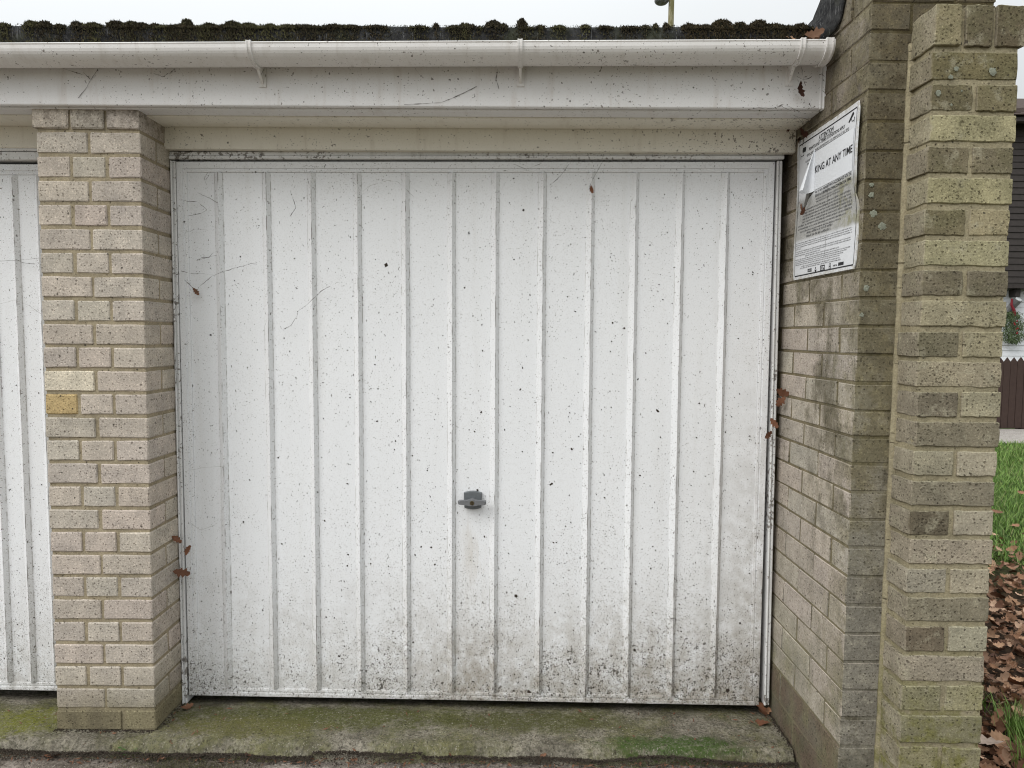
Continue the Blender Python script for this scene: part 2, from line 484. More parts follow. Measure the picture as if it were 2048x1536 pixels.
def make_concrete(name, green, a, b, gz=None):
    M = Mat(name, 0.95, 0.1)
    x, y, z = M.xyz()
    c = M.mix(M.ramp(M.noise(9, 6, .65), .3, .7), a, b)
    c = M.mix(M.mul(M.ramp(M.noise(70, 5, .75), .45, .68), .8), c, tuple(v * .42 for v in a))
    if green:
        g = M.ramp(M.noise(3.6, 5, .62), .42, .60)
        back = M.ramp(y, -.05, .18)
        gc = M.mix(M.ramp(M.noise(30, 4), .35, .7), (0.10, 0.105, 0.030), (0.215, 0.21, 0.075))
        c = M.mix(M.mul(M.mul(g, .66), M.ramp(M.noise(50, 5, .75), .30, .56, .3, 1.0)), c, gc)
        # two clear patches of bright green algae
        for (px, py, rx, ry, gcol) in ((1.72, -.045, .23, .05, (0.060, 0.125, 0.015)), (-.46, .055, .13, .09, (0.24, 0.25, 0.035)), (.50, .10, .60, .085, (0.115, 0.125, 0.028)), (.28, .03, .30, .07, (0.19, 0.18, 0.06)), (1.25, .09, .35, .07, (0.115, 0.12, 0.035))):
            dx = M.math('DIVIDE', M.add(x, -px), rx)
            dy = M.math('DIVIDE', M.add(y, -py), ry)
            d = M.math('SQRT', M.add(M.mul(dx, dx), M.mul(dy, dy)))
            d = M.add(d, M.mul(M.add(M.noise(16, 7, .78), -.5), 3.0))
            c = M.mix(M.mul(M.fall(d, .50, 1.25), M.ramp(M.noise(75, 4, .75), .30, .58, .25, .92)), c, M.mix(M.ramp(M.noise(120, 3), .3, .7), tuple(v * .6 for v in gcol), gcol))
    fl = M.flat(True)
    wv = M.warped(70, .006, fl)
    st = M.specks(62, .24, .22, wv)
    st2 = M.specks(130, .34, .42, wv, shift=3.0)
    dk = M.specks(48, .26, .35, wv, shift=6.0)
    dk2 = M.specks(110, .34, .45, wv, shift=8.0)
    c = M.mix(M.mul(M.ramp(M.noise(120, 5, .75), .44, .62), .55), c, tuple(v * .35 for v in a))
    c = M.mix(M.mul(dk2, .6), c, (0.05, 0.042, 0.03))
    c = M.mix(M.mul(st2, .5), c, (0.38, 0.35, 0.28))
    c = M.mix(M.mul(st, .6), c, (0.44, 0.405, 0.33))
    c = M.mix(M.mul(dk, .7), c, (0.045, 0.038, 0.028))
    M.bump(M.add(M.add(M.noise(95, 6, .75), M.mul(st, .5)), M.mul(M.noise(28, 4, .7), 1.6)), 1.0, .009)
    return M.col(c)
APRON = make_concrete('algae_stained_concrete', True, (0.145, 0.13, 0.097), (0.39, 0.355, 0.285))
DRIVE = make_concrete('rough_driveway_concrete', False, (0.18, 0.15, 0.122), (0.40, 0.35, 0.30))
PATH = make_concrete('pale_paving', False, (0.40, 0.365, 0.33), (0.52, 0.48, 0.44))

def make_felt():
    M = Mat('mineral_roof_felt', 0.95, 0.15)
    c = M.mix(M.ramp(M.noise(40, 5, .7), .35, .7), (0.018, 0.018, 0.019), (0.055, 0.055, 0.054))
    c = M.mix(M.mul(M.specks(260, .3, .45), .8), c, (0.20, 0.20, 0.20))
    c = M.mix(M.mul(M.ramp(M.noise(11, 4), .5, .7), .5), c, (0.05, 0.055, 0.028))
    M.bump(M.noise(160, 4, .8), .8, .004)
    return M.col(c)
FELT = make_felt()
SOIL = plain('brown_soil', (0.038, 0.029, 0.021), 1.0, .6, 90)
BLACK = plain('dark_gap', (0.012, 0.012, 0.012), 0.9, .2)
DARKWALL = plain('garage_blockwork', (0.16, 0.15, 0.14), 0.95, .2, 20)
THREAD = plain('dusty_cobweb', (0.085, 0.075, 0.065), 1.0, .3)
THREAD_PALE = plain('grey_cobweb', (0.30, 0.29, 0.27), 1.0, .3)
FLECK = plain('soil_fleck', (0.045, 0.035, 0.027), 1.0, .5, 300)

def make_leafmat(name, cols, rough=0.75):
    M = Mat(name, rough, 0.25)
    n = N(M.nt, 'ShaderNodeObjectInfo')
    at = N(M.nt, 'ShaderNodeAttribute'); at.attribute_name = 'tone'
    r = M.math('FRACT', M.add(n.outputs['Random'], at.outputs['Fac']))
    cr = N(M.nt, 'ShaderNodeValToRGB')
    el = cr.color_ramp.elements
    while len(el) < len(cols):
        el.new(.5)
    for i, cc in enumerate(cols):
        el[i].position = i / (len(cols) - 1)
        el[i].color = (*cc, 1)
    M.L(r, cr.inputs[0])
    c = M.mix(M.mul(M.ramp(M.noise(55, 4), .35, .7), .5), cr.outputs[0], M.mix(1.0, cr.outputs[0], (.5, .46, .42), 'MULTIPLY'))
    M.bump(M.noise(120, 3), .3, .003)
    return M.col(c)
LEAF = make_leafmat('dry_oak_leaf', [(0.193, 0.093, 0.047), (0.331, 0.180, 0.103), (0.076, 0.034, 0.020), (0.496, 0.303, 0.185), (0.234, 0.123, 0.074), (0.104, 0.045, 0.022), (0.593, 0.395, 0.268), (0.165, 0.074, 0.037)])
LEAF_RED = make_leafmat('russet_dry_leaf', [(0.127, 0.057, 0.032), (0.196, 0.086, 0.046), (0.081, 0.034, 0.021)])
GRASS = make_leafmat('lawn_grass', [(0.093, 0.186, 0.030), (0.147, 0.261, 0.047), (0.217, 0.329, 0.081), (0.070, 0.144, 0.026), (0.265, 0.288, 0.111)], 0.6)
MOSS = make_leafmat('roof_moss', [(0.026, 0.028, 0.018), (0.062, 0.064, 0.036), (0.15, 0.145, 0.07), (0.052, 0.045, 0.032), (0.125, 0.10, 0.055)], 0.95)
WEED = make_leafmat('weed_leaf', [(0.05, 0.10, 0.03), (0.10, 0.20, 0.05), (0.07, 0.13, 0.05)], 0.6)

# ------------------------------------------------------------------ ground, lawn, apron
def fbm(x, y, s, oct=4):
    v, a = 0.0, 1.0
    for i in range(oct):
        v += a * noise.noise((x * s, y * s, 3.7 * i))
        s *= 2.1
        a *= .55
    return v
def grid(name, xs, ys, hf):
    nx, ny = len(xs), len(ys)
    vs = [(x, y, hf(x, y)) for y in ys for x in xs]
    fs = [(j * nx + i, j * nx + i + 1, (j + 1) * nx + i + 1, (j + 1) * nx + i) for j in range(ny - 1) for i in range(nx - 1)]
    return mesh_of(name, vs, fs)
GND = Mat('earth_ground', 0.95, .1)
GND.col(GND.mix(GND.ramp(GND.noise(1.5, 5), .35, .65), (0.06, 0.075, 0.03), (0.10, 0.09, 0.05)))
obj('ground', mesh_of('ground', [(-250, -250, -.13), (250, -250, -.13), (250, 250, -.13), (-250, 250, -.13)], [(0, 1, 2, 3)]), GND.m, kind='structure')

def apron_edge(x):
    return -.086 - .006 * x / 2 + .010 * noise.noise((x * 3.1, 0, 0)) + .006 * noise.noise((x * 14, 2, 0))
def apron_h(x, y):
    e = apron_edge(x)
    t = (y - e)
    h = -.001 + .0032 * fbm(x, y, 14, 4) + .0016 * noise.noise((x * 55, y * 55, 6)) - .030 * max(0, min(1, (y - .13) / .16)) ** 1.4
    if t < 0.035:
        k = max(0.0, min(1.0, (0.035 - t) / .05))
        h -= .055 * k * k * (3 - 2 * k) + .004 * k * noise.noise((x * 40, y * 40, 1))
    return h
xs = np.concatenate([np.arange(-1.6, 2.101, .0105)])
ys = np.concatenate([np.arange(-.118, -.02, .006), np.arange(-.02, .62, .014)])
o = obj('apron', grid('apron', xs, ys, apron_h), APRON, kind='structure', smooth=True)
def drive_h(x, y):
    return -.047 + .006 * fbm(x + 9, y, 9, 5) + .012 * max(0, noise.noise((x * 2.2, y * 4, 8)))
xs = np.arange(-1.6, 2.75, .0115)
ys = np.concatenate([np.arange(-.60, -.07, .0105)])
obj('driveway', grid('driveway', xs, ys, drive_h), DRIVE, kind='structure', smooth=True)
obj('driveway', mesh_of('driveway_far', [(-14, -12, -.056), (2.75, -12, -.056), (2.75, -.595, -.056), (-14, -.595, -.056)], [(0, 1, 2, 3)]), DRIVE, kind='structure')
obj('driveway', mesh_of('driveway_left', [(-14, -.595, -.056), (-1.6, -.595, -.056), (-1.6, .6, -.056), (-14, .6, -.056)], [(0, 1, 2, 3)]), DRIVE, kind='structure')

LAWN = Mat('lawn_soil', 0.95, .1)
lx, ly, lz = LAWN.xyz()
lg = LAWN.mix(LAWN.ramp(LAWN.noise(16, 5, .7), .35, .65), (0.030, 0.055, 0.012), (0.065, 0.115, 0.024))
lb = LAWN.mix(LAWN.ramp(LAWN.noise(40, 5, .7), .35, .65), (0.028, 0.020, 0.014), (0.085, 0.055, 0.035))
LAWN.bump(LAWN.noise(60, 5, .8), .8, .02)
LAWN.col(LAWN.mix(LAWN.ramp(LAWN.add(ly, LAWN.mul(LAWN.noise(3.5, 5, .7), 2.4)), 2.3, 4.2), lb, lg))
def lawn_h(x, y):
    return -.055 + .012 * fbm(x, y, 2.2, 3)
obj('lawn', grid('lawn', np.arange(2.42, 22.1, .2), np.arange(-1.0, 7.47, .1), lawn_h), LAWN.m, kind='structure', smooth=True)

# paved path in front of the fence: single slabs with open joints
path = empty('paved_path', (0, 0, 0), kind='structure')
slab_mesh = box_mesh('slab', -.292, .292, -.36, .36, -.05, 0, .008)
for i in range(18):
    for j in range(2):
        s = obj('slab', slab_mesh, PATH, path, (6.2 + .6 * i + .3 * j, 7.84 + .735 * j, -.045 + random.uniform(-.004, .004)), (0, 0, random.uniform(-.006, .006)))

# ------------------------------------------------------------------ brick builder
_bm_cache = {}
def brick_mesh(sx, sy, sz, var, rough=False, bev=.0034):
    key = (round(sx, 3), round(sy, 3), round(sz, 3), var, rough, bev)
    if key in _bm_cache:
        return _bm_cache[key]
    rng = random.Random(hash(key) & 0xffff)
    bm = bmesh.new()
    add_box(bm, -sx / 2, sx / 2, -sy / 2, sy / 2, -sz / 2, sz / 2)
    def cut(axis, length, n):
        es = [e for e in bm.edges if abs((e.verts[0].co - e.verts[1].co)[axis]) > length * .5]
        bmesh.ops.subdivide_edges(bm, edges=es, cuts=n, use_grid_fill=True)
    if rough:
        cut(0, sx, 11 if sx > .15 else 6); cut(2, sz, 4); cut(1, sy, 4)
    else:
        cut(0, sx, 2 if sx > .15 else 1)
    sharp = [e for e in bm.edges if len(e.link_faces) == 2 and e.calc_face_angle(0) > .8]
    bmesh.ops.bevel(bm, geom=sharp, offset=.0020 if rough else bev, segments=1, affect='EDGES', profile=.5)
    off = Vector((rng.uniform(0, 90), rng.uniform(0, 90), rng.uniform(0, 90)))
    for v in bm.verts:
        if rough:       # hand-made, weathered arrises
            q = v.co
            n1 = noise.noise_vector(q * 26 + off); n2 = noise.noise_vector(q * 85 + off)
            v.co = q + Vector((n1.x * .0022 + n2.x * .0022, n1.y * .0016 + n2.y * .0014, n1.z * .0022 + n2.z * .0026))
        else:
            v.co += Vector((rng.uniform(-1, 1), rng.uniform(-.5, .5), rng.uniform(-1, 1))) * .0012
    me = bm_mesh('brick', bm)
    for p in me.polygons:
        p.use_smooth = rough
    if rough:
        me.set_sharp_from_angle(angle=math.radians(32))
    _bm_cache[key] = me
    return me
def put_brick(parent, mat, x0, x1, y0, y1, z0, z1, tint, rough=False, jit=.0012, **kw):
    me = brick_mesh(x1 - x0, y1 - y0, z1 - z0, random.randrange(4), rough, .0018 if mat is BRICK_WALL else .0034)
    if not me.materials:
        me.materials.append(mat)
    o = bpy.data.objects.new('brick', me)
    link(o, parent)
    o.location = ((x0 + x1) / 2 + random.uniform(-jit, jit), (y0 + y1) / 2 + random.uniform(-jit, jit), (z0 + z1) / 2 + random.uniform(-jit, jit) * .6)
    o.rotation_euler = (random.uniform(-.003, .003), random.uniform(-.004, .004), random.uniform(-.004, .004))
    o.color = (*tint, 1)
    for k, v in kw.items():
        o[k] = v
    return o
def vary(c, a=.07, w=.018):
    s = 1 + random.uniform(-a, a)
    return tuple(max(.01, v * s * (1 + random.uniform(-w, w))) for v in c)

# ------------------------------------------------------------------ pale brick pier between the two doors
pier = empty('brick_pier', (0.005, 0, 0), (0, -.0045, 0),
             label='pale pinkish brick pier with tan joints standing between the two garage doors', cat='brick pier')
G, TOP, J = .07513, 2.025, .0105
PB = (0.515, 0.46, 0.395)
for c in range(1, 28):
    z1 = TOP - (c - 1) * G - (J / 2)
    z0 = TOP - c * G + (J / 2)
    if c == 27:
        put_brick(pier, BRICK_PALE, -.3275, -.1125, 0, .1025, z0, z1, (0.17, 0.145, 0.10))
        put_brick(pier, BRICK_PALE, -.1025, 0, 0, .215, z0, z1, (0.30, 0.265, 0.17))
        continue
    if c % 2:
        xl = -.3275 - (.010 if c == 1 else 0)
        for i in range(3):
            a = -.3275 + i * .1125
            t = vary(PB)
            lab = {}
            if c == 13 and i == 0:
                t = (0.49, 0.37, 0.19); lab = {'label': 'yellow sand coloured brick'}
            put_brick(pier, BRICK_PALE, (xl if i == 0 else a), a + .1025, -.004 if c == 1 else 0, .215, z0, z1, t, **lab)
    else:
        for i in range(2):
            a = -.3275 + i * .1685
            t = vary(PB)
            lab = {}
            if c == 12 and i == 0:
                t = (0.72, 0.65, 0.52); lab = {'label': 'cream white brick'}
            put_brick(pier, BRICK_PALE, a, a + .159, 0, .1025, z0, z1, t, **lab)
        put_brick(pier, BRICK_PALE, -.1025, 0, .1125, .26, z0, z1, vary(PB))
obj('mortar', box_mesh('mortar', -.3235, -.004, .0040, .27, -.02, TOP - .006), MORTAR_PALE, pier)

# ------------------------------------------------------------------ stained brick wall on the right, running back beside the garage
wall = empty('brick_wall', (0, 0, 0), label='algae stained brick end wall with the notice fixed to its side', cat='brick wall')
wj = [2.4380, 2.3600, 2.2830, 2.2063, 2.1326, 2.0546, 1.9790, 1.9013, 1.8240, 1.7463, 1.6662, 1.5860, 1.5100, 1.4350, 1.3600, 1.2830, 1.2060, 1.1297,
      1.0577, .9842, .9067, .8290, .7520]
wj += [.7520 - .0812 * k for k in range(1, 8)] + [.0790, -.030]
WX, WY = 2.1037, -.368
WBC = (0.485, 0.435, 0.37)
kref = wj.index(1.4350)
for i in range(len(wj) - 1):
    z1, z0 = wj[i] - .004, wj[i + 1] + .004
    stretch_side = ((i - kref) % 2 == 0)
    low = wj[i] < .19
    over = wj[i + 1] > 2.19
    T = (0.155, 0.115, 0.085) if low else WBC
    if stretch_side:       # side shows stretchers from the corner, front shows header + stretcher
        put_brick(wall, BRICK_WALL, WX, WX + .1025, WY, WY + .215, z0, z1, vary(T))
        if not over:
            put_brick(wall, BRICK_WALL, WX, WX + .1025, WY + .2235, WY + .4385, z0, z1, vary(T))
            put_brick(wall, BRICK_WALL, WX, WX + .1025, WY + .447, WY + .60, z0, z1, vary(T))
        put_brick(wall, BRICK_WALL, WX + .111, WX + .326, WY, WY + .1025, z0, z1, vary(T))
    else:
        put_brick(wall, BRICK_WALL, WX, WX + .215, WY, WY + .1025, z0, z1, vary(T))
        put_brick(wall, BRICK_WALL, WX, WX + .1025, WY + .111, WY + (.2235 if over else .326), z0, z1, vary(T))
        if not over:
            put_brick(wall, BRICK_WALL, WX, WX + .1025, WY + .3345, WY + .5495, z0, z1, vary(T))
        put_brick(wall, BRICK_WALL, WX + .2235, WX + .326, WY, WY + .1025, z0, z1, vary(T))
bm = bmesh.new()
add_box(bm, WX + .0026, WX + .322, WY + .0026, 4.2, -.12, 2.195)
add_box(bm, WX + .0035, WX + .322, WY + .0035, -.135, 2.1955, 2.43)
add_box(bm, WX + .0045, WX + .320, -.1345, -.062, 2.1955, 2.285)
obj('mortar', bm_mesh('mortar', bm), MORTAR_WALL, wall)

# ------------------------------------------------------------------ sandy brick pier in front of the wall
pier2 = empty('brick_pier', (0, 0, 0), label='rough sandy brick pier with yellow joints nearest the camera', cat='brick pier')
PX0, PX1, PY0, PY1 = 2.2115, 2.4275, -.4765, -.3715
fill = {0: [(.125, .108, .052)], 1: [(.115, .10, .058), (.155, .135, .078)], 2: [(.315, .295, .185)], 3: [(.145, .125, .085), (.155, .135, .095)],
        4: [(.31, .29, .18)], 5: [(.135, .118, .07), (.28, .245, .16)], 6: [(.30, .285, .185)], 7: [(.12, .105, .08), (.125, .11, .085)],
        8: [(.29, .265, .19)], 9: [(.125, .115, .085), (.24, .22, .155)], 10: [(.27, .24, .185)], 11: [(.12, .105, .088), (.29, .27, .20)],
        12: [(.19, .172, .135)], 13: [(.25, .235, .185), (.31, .285, .235)], 14: [(.18, .165, .135)], 15: [(.075, .062, .048), (.31, .285, .24)],
        16: [(.29, .255, .215)], 17: [(.25, .235, .205), (.32, .29, .235)], 18: [(.195, .178, .14)], 19: [(.12, .095, .075), (.29, .28, .225)],
        20: [(.235, .21, .18)], 21: [(.195, .19, .12), (.24, .23, .145)], 22: [(.16, .158, .10)], 23: [(.21, .20, .12), (.215, .205, .135)]}
pj = [2.0472 - .0772 * k for k in range(0, 19)] + [.5822, .5022, .4212, .3401, .2537]
pj = [2.0472, 1.9691, 1.8923, 1.8163] + [1.8163 - .07719 * k for k in range(1, 17)] + [.5022, .4212, .3401, .2537, .176, .098, .02, -.058, -.13]
for k in range(len(pj) - 1):
    z1, z0 = pj[k] - .0065, pj[k + 1] + .0065
    cols = [tuple((.76 * a + .24 * b) * (1.18 if c_[0] > .22 else 1.02) * w_ for a, b, w_ in zip(c_, (.30, .268, .19), (1.11, 1.09, 1.03))) for c_ in fill[k]] if k in fill else ([(.19, .18, .12)] if k % 2 == 0 else [(.20, .19, .12), (.18, .17, .12)])
    dx = random.uniform(-.003, .003)
    if k % 2 == 0:
        put_brick(pier2, BRICK_PIER, PX0 + dx, PX1 + dx, PY0, PY0 + .1025, z0, z1, cols[0], True, .002)
    else:
        put_brick(pier2, BRICK_PIER, PX0 + dx, PX0 + .1035 + dx, PY0, PY1, z0, z1, cols[0], True, .002)
        put_brick(pier2, BRICK_PIER, PX0 + .115 + dx, PX1 + dx, PY0, PY1, z0, z1, cols[1], True, .002)
tops = [(0.30, 0.26, 0.16), (0.155, 0.13, 0.085), (0.14, 0.115, 0.075)]
tw = [(-.003, .064), (.074, .141), (.150, .222)]
for (a, b), t in zip(tw, tops):
    put_brick(pier2, BRICK_PIER, PX0 + a, PX0 + b, PY0 - .004, PY1, 2.0535, 2.1527, t, True, .002)
obj('mortar', box_mesh('mortar', PX0 + .0040, PX1 - .005, PY0 + .0042, PY1 + .008, -.14, 2.143), MORTAR_PIER, pier2)
# hand-run mortar fillet in the corner between wall and pier
fv = []
nz = 60
for i in range(nz + 1):
    z = -.06 + (2.10 + .06) * i / nz
    a = noise.noise((z * 9, 1, 0)) * .004
    b = noise.noise((z * 7, 5, 0)) * .004
    fv += [(PX0 - .0075 + a * .6, WY + .004, z), (PX0 - .008 + a * .6, WY - .004 + b * .3, z), (PX0 - .002 + b * .5, WY - .011 + a * .5, z), (PX0 + .009, WY - .014 + b * .5, z), (PX0 + .012, WY + .004, z)]
ff = [(i * 5 + k, i * 5 + k + 1, (i + 1) * 5 + k + 1, (i + 1) * 5 + k) for i in range(nz) for k in range(4)]
ff.append((0, 1, 2, 3, 4)); ff.append(tuple(nz * 5 + k for k in range(5))[::-1])
obj('mortar_fillet', mesh_of('mortar_fillet', fv, ff), MORTAR_PIER, pier2)
# lichen rosettes
LICHEN = plain('pale_lichen', (0.215, 0.225, 0.175), 1.0, .6, 260)
def lichen_mesh(r, seed):
    rng = random.Random(seed)
    n = 22
    vs = [(0, -.0010, 0)]
    for ring, (rr, d) in enumerate(((.55, -.0012), (1.0, -.0002))):
        for i in range(n):
            th = 2 * math.pi * i / n
            q = r * rr * (1 + rng.uniform(-.28, .22))
            vs.append((q * math.cos(th), d + rng.uniform(-.0003, .0002), q * math.sin(th)))
    fs = [(0, 1 + i, 1 + (i + 1) % n) for i in range(n)]
    fs += [(1 + i, 1 + n + i, 1 + n + (i + 1) % n, 1 + (i + 1) % n) for i in range(n)]
    return mesh_of('lichen', vs, fs)
for i, (x, z, r) in enumerate(((2.360, 1.994, .0095), (2.268, 1.999, .0062), (2.256, 1.979, .0056), (2.227, 1.939, .0072), (2.261, 1.911, .0035), (2.285, 1.945, .003))):
    obj('lichen', lichen_mesh(r, i), LICHEN, pier2, (x, PY0 - .0015, z))
for i, (x, z, r) in enumerate(((2.1217, 1.462, .0085), (2.124, 1.708, .0075), (2.132, 1.66, .010), (2.157, 1.627, .011), (2.123, 1.735, .006), (2.112, 1.39, .006))):
    obj('lichen', lichen_mesh(r, 30 + i), LICHEN, wall, (x, WY - .0015, z))

# ------------------------------------------------------------------ garage doors
SK = -.0267          # the whole front is turned a little towards the right hand wall
def ring_loft(name, loops):
    vs, fs = [], []
    for (u0, u1, w0, w1, d) in loops:
        vs += [(u0, d, w0), (u1, d, w0), (u1, d, w1), (u0, d, w1)]
    for i in range(len(loops) - 1):
        for k in range(4):
            k2 = (k + 1) % 4
            fs.append((i * 4 + k, i * 4 + k2, (i + 1) * 4 + k2, (i + 1) * 4 + k))
    return mesh_of(name, vs, fs)
HANDLE = plain('slate_grey_plate', (0.115, 0.125, 0.13), 0.4, .2, 90, .5)
GRIP = plain('pale_grey_cast_metal', (0.165, 0.168, 0.175), 0.42, .2, 90, .5, .2)
BRASS = plain('dull_brass_lock', (0.16, 0.13, 0.08), 0.35, .2, 90, .5, .8)

def rib_mesh(w0, w1):
    prof = [(-.019, .008), (-.0170, .0066), (-.0016, -.0064), (0, -.0074), (.0012, -.0062), (.0110, .0062), (.0135, .008)]
    n = 24
    vs, fs = [], []
    for i in range(n + 1):
        w = w0 + (w1 - w0) * i / n
        for (u, d) in prof:
            vs.append((u + .0006 * noise.noise((w * 4, u * 30, 2)), d, w))
    k = len(prof)
    for i in range(n):
        for q in range(k - 1):
            fs.append((i * k + q, i * k + q + 1, (i + 1) * k + q + 1, (i + 1) * k + q))
    fs.append(tuple(range(k))); fs.append(tuple(n * k + q for q in range(k))[::-1])
    return mesh_of('rib', vs, fs)

def build_door(name, loc, rot, u0, u1, w0, w1, ribs, label):
    t = empty(name, loc, rot, label=label, cat='garage door')
    fu0, fu1, fw0, fw1 = u0 + .036, u1 - .036, w0 + .030, w1 - .036
    nx, nw = 48, 40
    vs, fs = [], []
    for j in range(nw + 1):
        for i in range(nx + 1):
            u = fu0 + (fu1 - fu0) * i / nx
            w = fw0 + (fw1 - fw0) * j / nw
            vs.append((u, .0075 + .0012 * noise.noise((u * 3, w * 2.2, 4)), w))
    for j in range(nw):
        for i in range(nx):
            a = j * (nx + 1) + i
            fs.append((a, a + 1, a + nx + 2, a + nx + 1))
    leaf = obj('door_leaf', mesh_of('door_leaf', vs, fs), DOOR, t, smooth=True)
    loops = [(u0, u1, w0, w1, .035), (u0, u1, w0, w1, .002), (u0 + .002, u1 - .002, w0 + .002, w1 - .002, 0),
             (u0 + .020, u1 - .020, w0 + .013, w1 - .0215, 0), (u0 + .0215, u1 - .0215, w0 + .0145, w1 - .0235, .0045),
             (u0 + .0245, u1 - .0245, w0 + .018, w1 - .0265, .0045), (u0 + .026, u1 - .026, w0 + .020, w1 - .028, .002),
             (u0 + .034, u1 - .034, w0 + .028, w1 - .0345, .003), (fu0, fu1, fw0, fw1, .009)]
    obj('rim', ring_loft('rim', loops), DOOR_RIM, leaf)
    rm = rib_mesh(fw0 + .001, fw1 - .001)
    rm.materials.append(DOOR_RIB)
    for u in ribs:
        obj('rib', rm, None, leaf, (u, 0, 0))
    return t, leaf
def shift_u(X):
    return 1.167 + (X - 1.167) * (2.536 - .0267 * X) / 2.536
ribs = [shift_u(v) for v in (.172, .336, .490, .648, .813, .973, 1.123, 1.285, 1.451, 1.603, 1.761, 1.915)]
door, leaf = build_door('garage_door', (0, .20, 0), (0, -.006, SK), .0275, 2.0590, .0187, 1.9025, ribs,
                        'wide white ribbed steel garage door, dirt splashed, with a grey turn handle')
# handle
hd = bmesh.new()
hx, hz = 1.0475, .742
def plate_pts(wd, ht, bul, n=7):
    p = []
    for i in range(n):
        a = -1 + 2 * i / (n - 1)
        p.append((a * wd, ht + bul * (1 - a * a)))
    for i in range(n):
        a = 1 - 2 * i / (n - 1)
        p.append((a * wd * .94, -ht - bul * (1 - a * a)))
    return p
pp = plate_pts(.0315, .026, .006)
vs, fs = [], []
for d, s in ((.010, 1.0), (-.004, 1.0), (-.0065, .93)):
    vs += [(hx + a * s, d, hz + b * s) for a, b in pp]
n = len(pp)
for i in range(2):
    fs += [(i * n + k, i * n + (k + 1) % n, (i + 1) * n + (k + 1) % n, (i + 1) * n + k) for k in range(n)]
fs.append(tuple(2 * n + k for k in range(n))[::-1])
hplate = obj('handle', mesh_of('handle', vs, fs), HANDLE, door)
gp = [(-.048, .006), (-.044, .0085), (-.020, .0085), (-.008, .0115), (.008, .0115), (.020, .0085), (.044, .0085), (.048, .006),
      (.048, -.0045), (.044, -.0065), (.022, -.0085), (.009, -.0115), (-.009, -.0115), (-.022, -.0085), (-.044, -.0065), (-.048, -.0045)]
vs, fs = [], []
for d, s in ((-.024, 1.0), (-.036, 1.0), (-.039, .9)):
    vs += [(hx + a * (s if abs(a) > .02 else 1), d, hz - .002 + b * s) for a, b in gp]
n = len(gp)
for i in range(2):
    fs += [(i * n + k, i * n + (k + 1) % n, (i + 1) * n + (k + 1) % n, (i + 1) * n + k) for k in range(n)]
fs.append(tuple(2 * n + k for k in range(n))[::-1]); fs.append(tuple(range(n)))
v2, f2 = tube_data([(hx, -.004, hz - .002), (hx, -.012, hz - .002), (hx, -.026, hz - .002)], [.0125, .010, .009], 14)
vs, fs = join([(vs, fs), (v2, f2)])
obj('grip', mesh_of('grip', vs, fs), GRIP, hplate)
v2, f2 = tube_data([(hx, -.036, hz - .002), (hx, -.0402, hz - .002), (hx, -.0402, hz - .002), (hx, -.0385, hz - .002)], [.0078, .0078, .0055, .005], 16)
obj('lock_cylinder', mesh_of('lock_cylinder', v2, f2), BRASS, hplate)

def text_mesh(body, width=None, height=None, bold=0.0):
    cu = bpy.data.curves.new('txt', 'FONT')
    cu.body = body
    cu.offset = bold
    ob = bpy.data.objects.new('txt', cu)
    COL.objects.link(ob)
    dg = bpy.context.evaluated_depsgraph_get()
    me = bpy.data.meshes.new_from_object(ob.evaluated_get(dg))
    bpy.data.objects.remove(ob)
    co = np.array([v.co[:] for v in me.vertices])
    mn, mx = co.min(0), co.max(0)
    sx = width / (mx[0] - mn[0]) if width else None
    sy = height / (mx[1] - mn[1]) if height else sx
    sx = sx or sy
    for v in me.vertices:
        v.co = ((v.co.x - mn[0]) * sx, (v.co.y - mn[1]) * sy, 0)
    return me
INK = plain('black_print', (0.02, 0.02, 0.022), .6, .3)
INK_FADED = plain('faded_small_print', (0.13, 0.13, 0.135), .6, .4)
nm = text_mesh('6', None, .0095, .02)
for v in nm.vertices:
    v.co = (1.0285 + v.co.x, .0035, 1.6600 + v.co.y)
obj('number', nm, INK, leaf)

# door frame (parts of the door)
def jamb_mesh(u0, u1, d0, d1, w0, w1, lean=0.0):
    bm = bmesh.new()
    um = u0 + (u1 - u0) * .45
    add_box(bm, u0, um - .0012, d0, d1, w0, w1, .0025)
    add_box(bm, um + .0012, u1, d0 + .004, d1, w0, w1, .0025)
    add_box(bm, um - .002, um + .002, d0 + .008, d1, w0, w1 - .001)
    for v in bm.verts:
        v.co.x -= lean * v.co.z / 1.9
    return bm_mesh('frame_jamb', bm)
obj('frame_jamb', jamb_mesh(.0055, .0225, -.008, .06, -.01, 1.905, -.004), FRAME, door)
obj('frame_jamb', jamb_mesh(2.0755, 2.0945, -.006, .06, .022, 1.905, .011), FRAME, door)
bm = bmesh.new()
add_box(bm, .0065, 2.0870, -.004, .06, 1.9215, 1.935, .002)
add_box(bm, .0065, 2.0870, -.008, .06, 1.9090, 1.9208, .002)
obj('frame_head', bm_mesh('frame_head', bm), FRAME, door)

